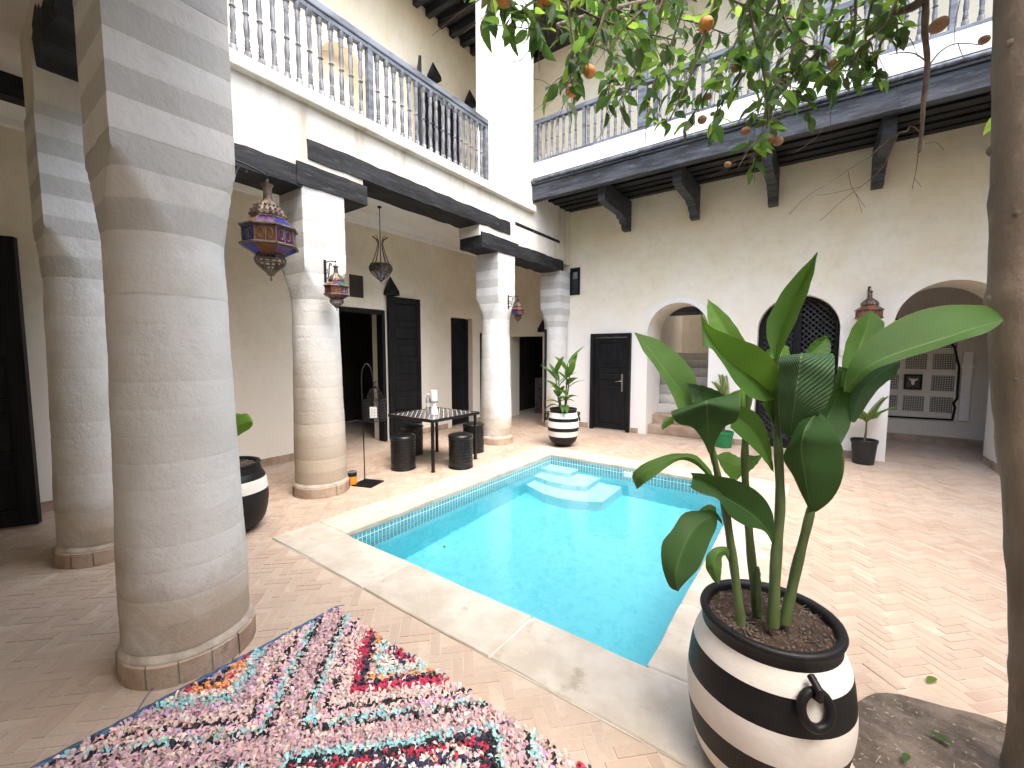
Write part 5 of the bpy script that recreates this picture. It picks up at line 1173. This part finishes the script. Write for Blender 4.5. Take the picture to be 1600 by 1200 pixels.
BR = [ # boughs in photo pixels with depth
 [(1500,-140,1.6),(1300,-90,1.75),(1100,-70,1.85),(930,-60,1.8),(790,-50,1.55)],
 [(1500,-140,1.6),(1350,-60,2.1),(1150,-20,2.4),(980,10,2.5),(870,40,2.5)],
 [(1500,-120,1.55),(1460,-60,1.6),(1440,0,1.7),(1400,20,1.8)],
]
SUB = [[(790,-50,1.55),(800,5,1.5),(806,45,1.48)],[(760,-60,1.5),(768,-20,1.5),(760,20,1.5)],[(840,-50,1.6),(852,10,1.55),(838,50,1.52)],[(880,-40,1.8),(892,40,1.75),(898,90,1.72),(885,140,1.7)],
 [(960,-60,1.85),(938,40,1.8),(905,100,1.8),(880,118,1.8)],[(985,10,2.4),(962,80,2.2),(950,150,2.1)],[(1060,-60,1.9),(1015,50,1.9),(990,120,1.9),(958,172,1.9)],[(1090,-60,2.0),(1052,60,2.0),(1022,130,2.0),(1012,165,2.0)],
 [(1135,-60,1.9),(1102,50,1.9),(1078,120,1.9),(1045,190,1.9)],[(1185,-60,1.9),(1152,60,1.9),(1112,130,1.9),(1070,200,1.9)],[(1162,-60,1.75),(1176,40,1.75),(1194,120,1.75),(1200,190,1.75),(1180,226,1.75)],
 [(1232,-60,1.9),(1204,50,1.9),(1160,120,1.9),(1120,170,1.9)],[(1272,-60,1.9),(1244,60,1.9),(1222,120,1.9),(1185,170,1.9)],[(1322,-60,1.9),(1292,40,1.9),(1275,100,1.9),(1246,150,1.9)],
 [(1335,-60,1.8),(1336,40,1.8),(1318,90,1.8),(1290,120,1.8)],[(1382,-60,1.8),(1354,40,1.8),(1356,90,1.8)],[(1424,-60,1.75),(1388,30,1.75),(1350,70,1.75),(1330,95,1.75)],
 [(900,-30,2.3),(985,25,2.3),(1065,30,2.3),(1140,55,2.3)],[(1100,-20,2.2),(1200,22,2.2),(1300,35,2.2),(1385,25,2.2)],[(860,-10,1.9),(950,35,1.9),(1050,62,1.95)],[(1250,-20,2.5),(1180,60,2.4),(1120,110,2.4)],
 [(880,-10,2.6),(1000,0,2.5),(1150,-10,2.4),(1300,-15,2.3)],[(950,0,2.6),(1010,60,2.5),(1075,90,2.5)],[(1180,0,2.4),(1250,80,2.3),(1300,110,2.3)],[(1400,10,1.8),(1370,90,1.8),(1376,128,1.8)],[(1620,-20,1.5),(1600,30,1.5),(1592,62,1.5)],[(1625,60,1.5),(1604,120,1.5),(1596,150,1.5)],
 [(870,40,2.5),(930,70,2.4),(985,95,2.3)],[(1040,-20,1.7),(1000,20,1.7),(960,60,1.7)],[(1210,-30,1.7),(1230,40,1.7),(1262,70,1.7)],[(1280,80,1.9),(1240,120,1.9),(1215,165,1.85)]]
for b_ in BR:
    p = crom([top] + [at(*a) for a in b_], 30); q = MB(); q.tube(p, [.034 * (1 - .72 * i / 29) + .004 for i in range(30)], 10, wob=.06); q.build('bough', m_bark, tree, smooth=70)
# the crown goes on above the frame
UPB = []
for k in range(7):
    a_ = k * .9 + .4; e = top + Vector((math.cos(a_) * random.uniform(.5, .95), math.sin(a_) * random.uniform(.5, .95), random.uniform(.35, .95)))
    p = crom([top, top.lerp(e, .5) + Vector((0, 0, .12)), e], 14); q = MB(); q.tube(p, [.028 * (1 - .75 * i / 13) + .003 for i in range(14)], 8, wob=.06); q.build('bough', m_bark, tree, smooth=70)
    for m_ in range(4):
        b0 = p[5 + 2 * m_]; UPB.append([b0, b0 + Vector((random.gauss(0, .2), random.gauss(0, .2), random.uniform(.0, .3))), b0 + Vector((random.gauss(0, .35), random.gauss(0, .35), random.uniform(-.05, .35)))])
LV = []
def add_leaf(p, d, s_): LV.append((p.copy(), d.copy(), s_))
tw = MB()
for sidx, b_ in enumerate(SUB + UPB):
    pts = crom([at(*a) if not isinstance(a, Vector) else a for a in b_], 16); L = sum((pts[i + 1] - pts[i]).length for i in range(15)); big_ = sidx < 3
    q = MB(); q.tube(pts, [.0055 * (1 - .7 * i / 15) + .0012 for i in range(16)], 6); q.build('branch', m_twig, tree, smooth=60)
    n = max(6, int(L / (.017 if big_ else .0265))); 
    for k in range(n):
        u = (k + random.random()) / n; i = min(int(u * 15), 14); p = pts[i].lerp(pts[i + 1], u * 15 - i); t1 = (pts[i + 1] - pts[i]).normalized()
        d = (t1 * .6 + Vector((random.gauss(0, 1), random.gauss(0, 1), random.gauss(-.35, .7)))).normalized()
        if random.random() < .42:
            tl = random.uniform(.05, .13); e = p + d * tl + Z_ * -.02; tw.tube([p, p.lerp(e, .5) + Z_ * .008, e], [.002, .0016, .001], 4)
            for m_ in range(random.randint(2, 4)):
                uu = (m_ + 1) / 4; dd = (d + Vector((random.gauss(0, .8), random.gauss(0, .8), random.gauss(-.5, .6)))).normalized(); add_leaf(p.lerp(e, uu), dd, random.uniform(.8, 1.15) * (1.15 if big_ else 1))
        else: add_leaf(p, d, random.uniform(.75, 1.2) * (1.2 if big_ else 1))
for b_ in SUB:
    pts = crom([at(*a) for a in b_], 16)
    for k in range(5):
        i = random.randint(2, 14); p = pts[i]; d = (Vector((random.gauss(0, .7), random.gauss(0, .7), random.gauss(-.3, .6))) + (pts[i] - pts[i - 1]).normalized()).normalized(); l = random.uniform(.10, .26)
        e = p + d * l + Z_ * random.uniform(-.06, .02); mid = p.lerp(e, .5) + Vector((random.gauss(0, .012), random.gauss(0, .012), random.gauss(0, .012)))
        tw.tube(crom([p, mid, e], 6), [.0018, .0016, .0014, .0012, .001, .0007], 4)
        e2 = mid + (d + Vector((random.gauss(0, .8), random.gauss(0, .8), random.gauss(-.2, .6)))).normalized() * l * .4; tw.tube([mid, e2], [.001, .0006], 4)
# bare hanging branch and dead twigs near the trunk
q = MB(); q.tube(crom([at(*a) for a in ((1436,-60,1.7),(1446,0,1.7),(1445,50,1.7),(1449,100,1.7),(1443,160,1.7),(1440,205,1.7),(1436,238,1.7))], 30), [.0125 - .00027 * i + .0016 * abs(math.sin(i * 1.1)) for i in range(30)], 9, wob=.1); q.build('branch', m_twig, tree, smooth=60)
for pl, r in (([(1446,95,1.7),(1430,84,1.7),(1408,82,1.7),(1388,86,1.7)], .0028), ([(1450,105,1.7),(1470,80,1.7),(1495,68,1.7),(1535,70,1.62)], .0032), ([(1440,210,1.7),(1424,195,1.72),(1418,205,1.72),(1404,208,1.72),(1380,225,1.75),(1355,248,1.76),(1330,262,1.78),(1290,290,1.8),(1262,305,1.8),(1233,335,1.8)], .0026),
              ([(1404,208,1.72),(1380,260,1.75),(1345,292,1.77),(1320,310,1.78),(1282,345,1.8)], .002), ([(1325,268,1.78),(1330,290,1.78),(1340,310,1.78),(1347,333,1.78)], .0015), ([(1343,292,1.77),(1300,302,1.78),(1276,305,1.79)], .0014), ([(1337,302,1.78),(1352,324,1.78)], .0012),
              ([(1435,236,1.7),(1432,262,1.7),(1425,296,1.7)], .0018), ([(1428,278,1.7),(1440,292,1.7)], .001), ([(1445,225,1.7),(1462,222,1.7),(1475,234,1.7)], .0016), ([(1497,68,1.62),(1506,90,1.64),(1524,100,1.64)], .0016), ([(1500,0,1.62),(1492,40,1.62),(1490,70,1.62),(1472,100,1.64)], .0014),
              ([(1195,235,1.75),(1150,250,1.78),(1137,262,1.78),(1110,276,1.8)], .0014), ([(1150,255,1.78),(1132,268,1.78)], .001), ([(1290,190,1.8),(1275,215,1.8),(1240,240,1.8)], .0014),
              ([(880,118,1.8),(866,135,1.8),(845,125,1.8),(818,122,1.8)], .0016), ([(866,135,1.8),(850,160,1.8),(832,175,1.8)], .0013), ([(838,60,1.6),(818,90,1.62),(800,98,1.62)], .0016), ([(905,100,1.8),(870,150,1.8),(845,172,1.8)], .0013), ([(818,90,1.62),(812,95,1.62),(796,93,1.62)], .001)):
    tw.tube(crom([at(*a) for a in pl], 14), [r * (1 - .5 * i / 13) for i in range(14)], 5)
tw.build('twigs', m_twig, tree, kind='stuff')
def citrus(cv, wd, mat, L=.069):
    q = MB(); rows = []; uvs = []; n = 7
    for i in range(n):
        u = i / (n - 1); hw = wd * .5 * (math.sin(math.pi * (u ** .8)) ** .85 if 0 < u < 1 else .02) + .0004; y = u * L + .008; z = -cv * u * u * L
        row = [Vector((s_ * hw, y, z + abs(s_) * hw * .28)) for s_ in (-1, 0, 1)]; rows.append(row); uvs += [(0, u), (.5, u), (1, u)]
    q.grid(rows, uvs=uvs); q.add([(-.0006, 0, 0), (.0006, 0, 0), (.0006, .009, 0), (-.0006, .009, 0)], [(0, 1, 2, 3)], uvs=[(.5, 0)] * 4); return q
lm = []
for mat in m_cit:
    for cv, wd in ((.25, .034), (.55, .037), (.05, .030)): lm.append((citrus(cv, wd, mat), mat))
meshes = [q_.mesh('leaf', mt_, smooth=80) for q_, mt_ in lm]
wts = [3, 3, 3, 4, 4, 4, 2, 2, 2, 2, 2, 2]
def frame_of(d):
    up = Vector((random.gauss(0, .45), random.gauss(0, .45), 1)).normalized(); x = d.cross(up); x = x.normalized() if x.length > .05 else d.orthogonal().normalized(); z = x.cross(d); return Matrix((x, d, z)).transposed()
def inview(p):
    px, py, z = proj(p); return -20 < px < 1620 and -10 < py < 1200
LV.sort(key=lambda l: (not inview(l[0]), -l[2] / max(.3, proj(l[0])[2])))
rest = [MB() for _ in m_cit]
for i, (p, d, s_) in enumerate(LV):
    k = random.choices(range(12), wts)[0]; Rm = frame_of(d)
    if i < 300: inst('leaf', meshes[k], tree, p, Rm.to_euler(), (s_, s_, s_))
    else:
        src = lm[k][0]; rest[k // 3].add([p + Rm @ (Vector(v) * s_) for v in src.v], src.f, None, list(src.uv))
for q, mt_ in zip(rest, m_cit):
    if q.v: q.build('foliage', mt_, tree, smooth=80, kind='stuff')
def fruit_mesh(mat, sq):
    q = MB(); rows = []
    for i in range(11):
        th = math.pi * i / 10; r = math.sin(th); dip = .12 * math.exp(-(th / .35) ** 2)
        rows.append([((r + .02 * mnoise.noise(Vector((a, th * 2, sq)))) * math.cos(a), (r + .02 * mnoise.noise(Vector((a * 1.3, th, sq)))) * math.sin(a), (math.cos(th) - dip) * sq) for a in [k * .3927 for k in range(16)]])
    q.grid(rows, closed=True); return q.mesh('fruit', mat, smooth=80)
f_o, f_d = fruit_mesh(m_orange, .95), fruit_mesh(m_dryfruit, .86)
for px, py, d, r, kind in ((788,-2,1.5,.029,0),(851,-2,1.52,.029,0),(921,112,1.8,.027,0),(893,142,1.8,.027,0),(1103,38,1.9,.033,0),(1150,106,1.9,.021,1),(1106,151,1.9,.017,1),(1097,187,1.9,.020,1),(1113,178,1.9,.010,1),(1165,205,1.8,.020,1),(1202,217,1.75,.022,1),(1216,221,1.74,.019,1),(1137,257,1.78,.014,1),(1467,39,1.65,.031,1),(1300,98,1.8,.018,1),(1538,62,1.62,.018,1)):
    p = at(px, py, d); o = inst('fruit', f_d if kind else f_o, tree, p, (random.uniform(-.4, .4), random.uniform(-.4, .4), random.random() * 6), (r, r, r))
# ---- fallen leaves
def fallen(px, py, z, L_, rz, mat, label, tilt=.1):
    d = FWD + RGT * ((px - 800) / FPX) - UPV * ((py - 600) / FPX); p = Vector((0, 0, CAMH)) + d * ((z - CAMH) / d.z)
    q = citrus(.12, L_ * .48, mat, L_); o = q.build('fallen_leaf', mat, None, smooth=80); o.location = p + Z_ * .006; o.rotation_euler = (tilt, 0.12, rz); tag(o, label, 'leaf', 'fallen leaves')
fallen(1463, 1060, .004, .07, 2.6, m_cit[2], 'green leaf fallen on the herringbone tiles near the tree')
fallen(1492, 1168, .035, .07, 1.2, m_cit[1], 'broad green leaf fallen on the soil of the tree pit')
fallen(1418, 1178, .035, .05, 2.9, m_cit[1], 'narrow green leaf fallen on soil beside the big pot')
fallen(695, 858, WZ + .001, .06, .9, m_cit[2], 'green leaf floating on the pool water', .02)
# dry litter on the pit
q = MB(); random.seed(8)
for k in range(150):
    a = random.uniform(0, 6.28); r = PITR * .92 * math.sqrt(random.random()); rr_ = r / PITR; p = Vector((PIT.x + r * math.cos(a), PIT.y + r * math.sin(a), .008 + .035 * (1 - rr_) + .010)); b_ = random.uniform(0, 3.14); d = Vector((math.cos(b_), math.sin(b_), random.gauss(0, .2))); l = random.choice((.003, .004, .005, .006, .012, .018)); wd = .0009 if l > .01 else .002
    n_ = d.orthogonal().normalized(); q.obox(p, d.normalized(), n_, d.normalized().cross(n_), (-l, l), (-wd, wd), (-wd, wd))
tag(q.build('litter', m_straw), 'dry straw and crumbs scattered on the tree pit soil', 'litter', kind='stuff')
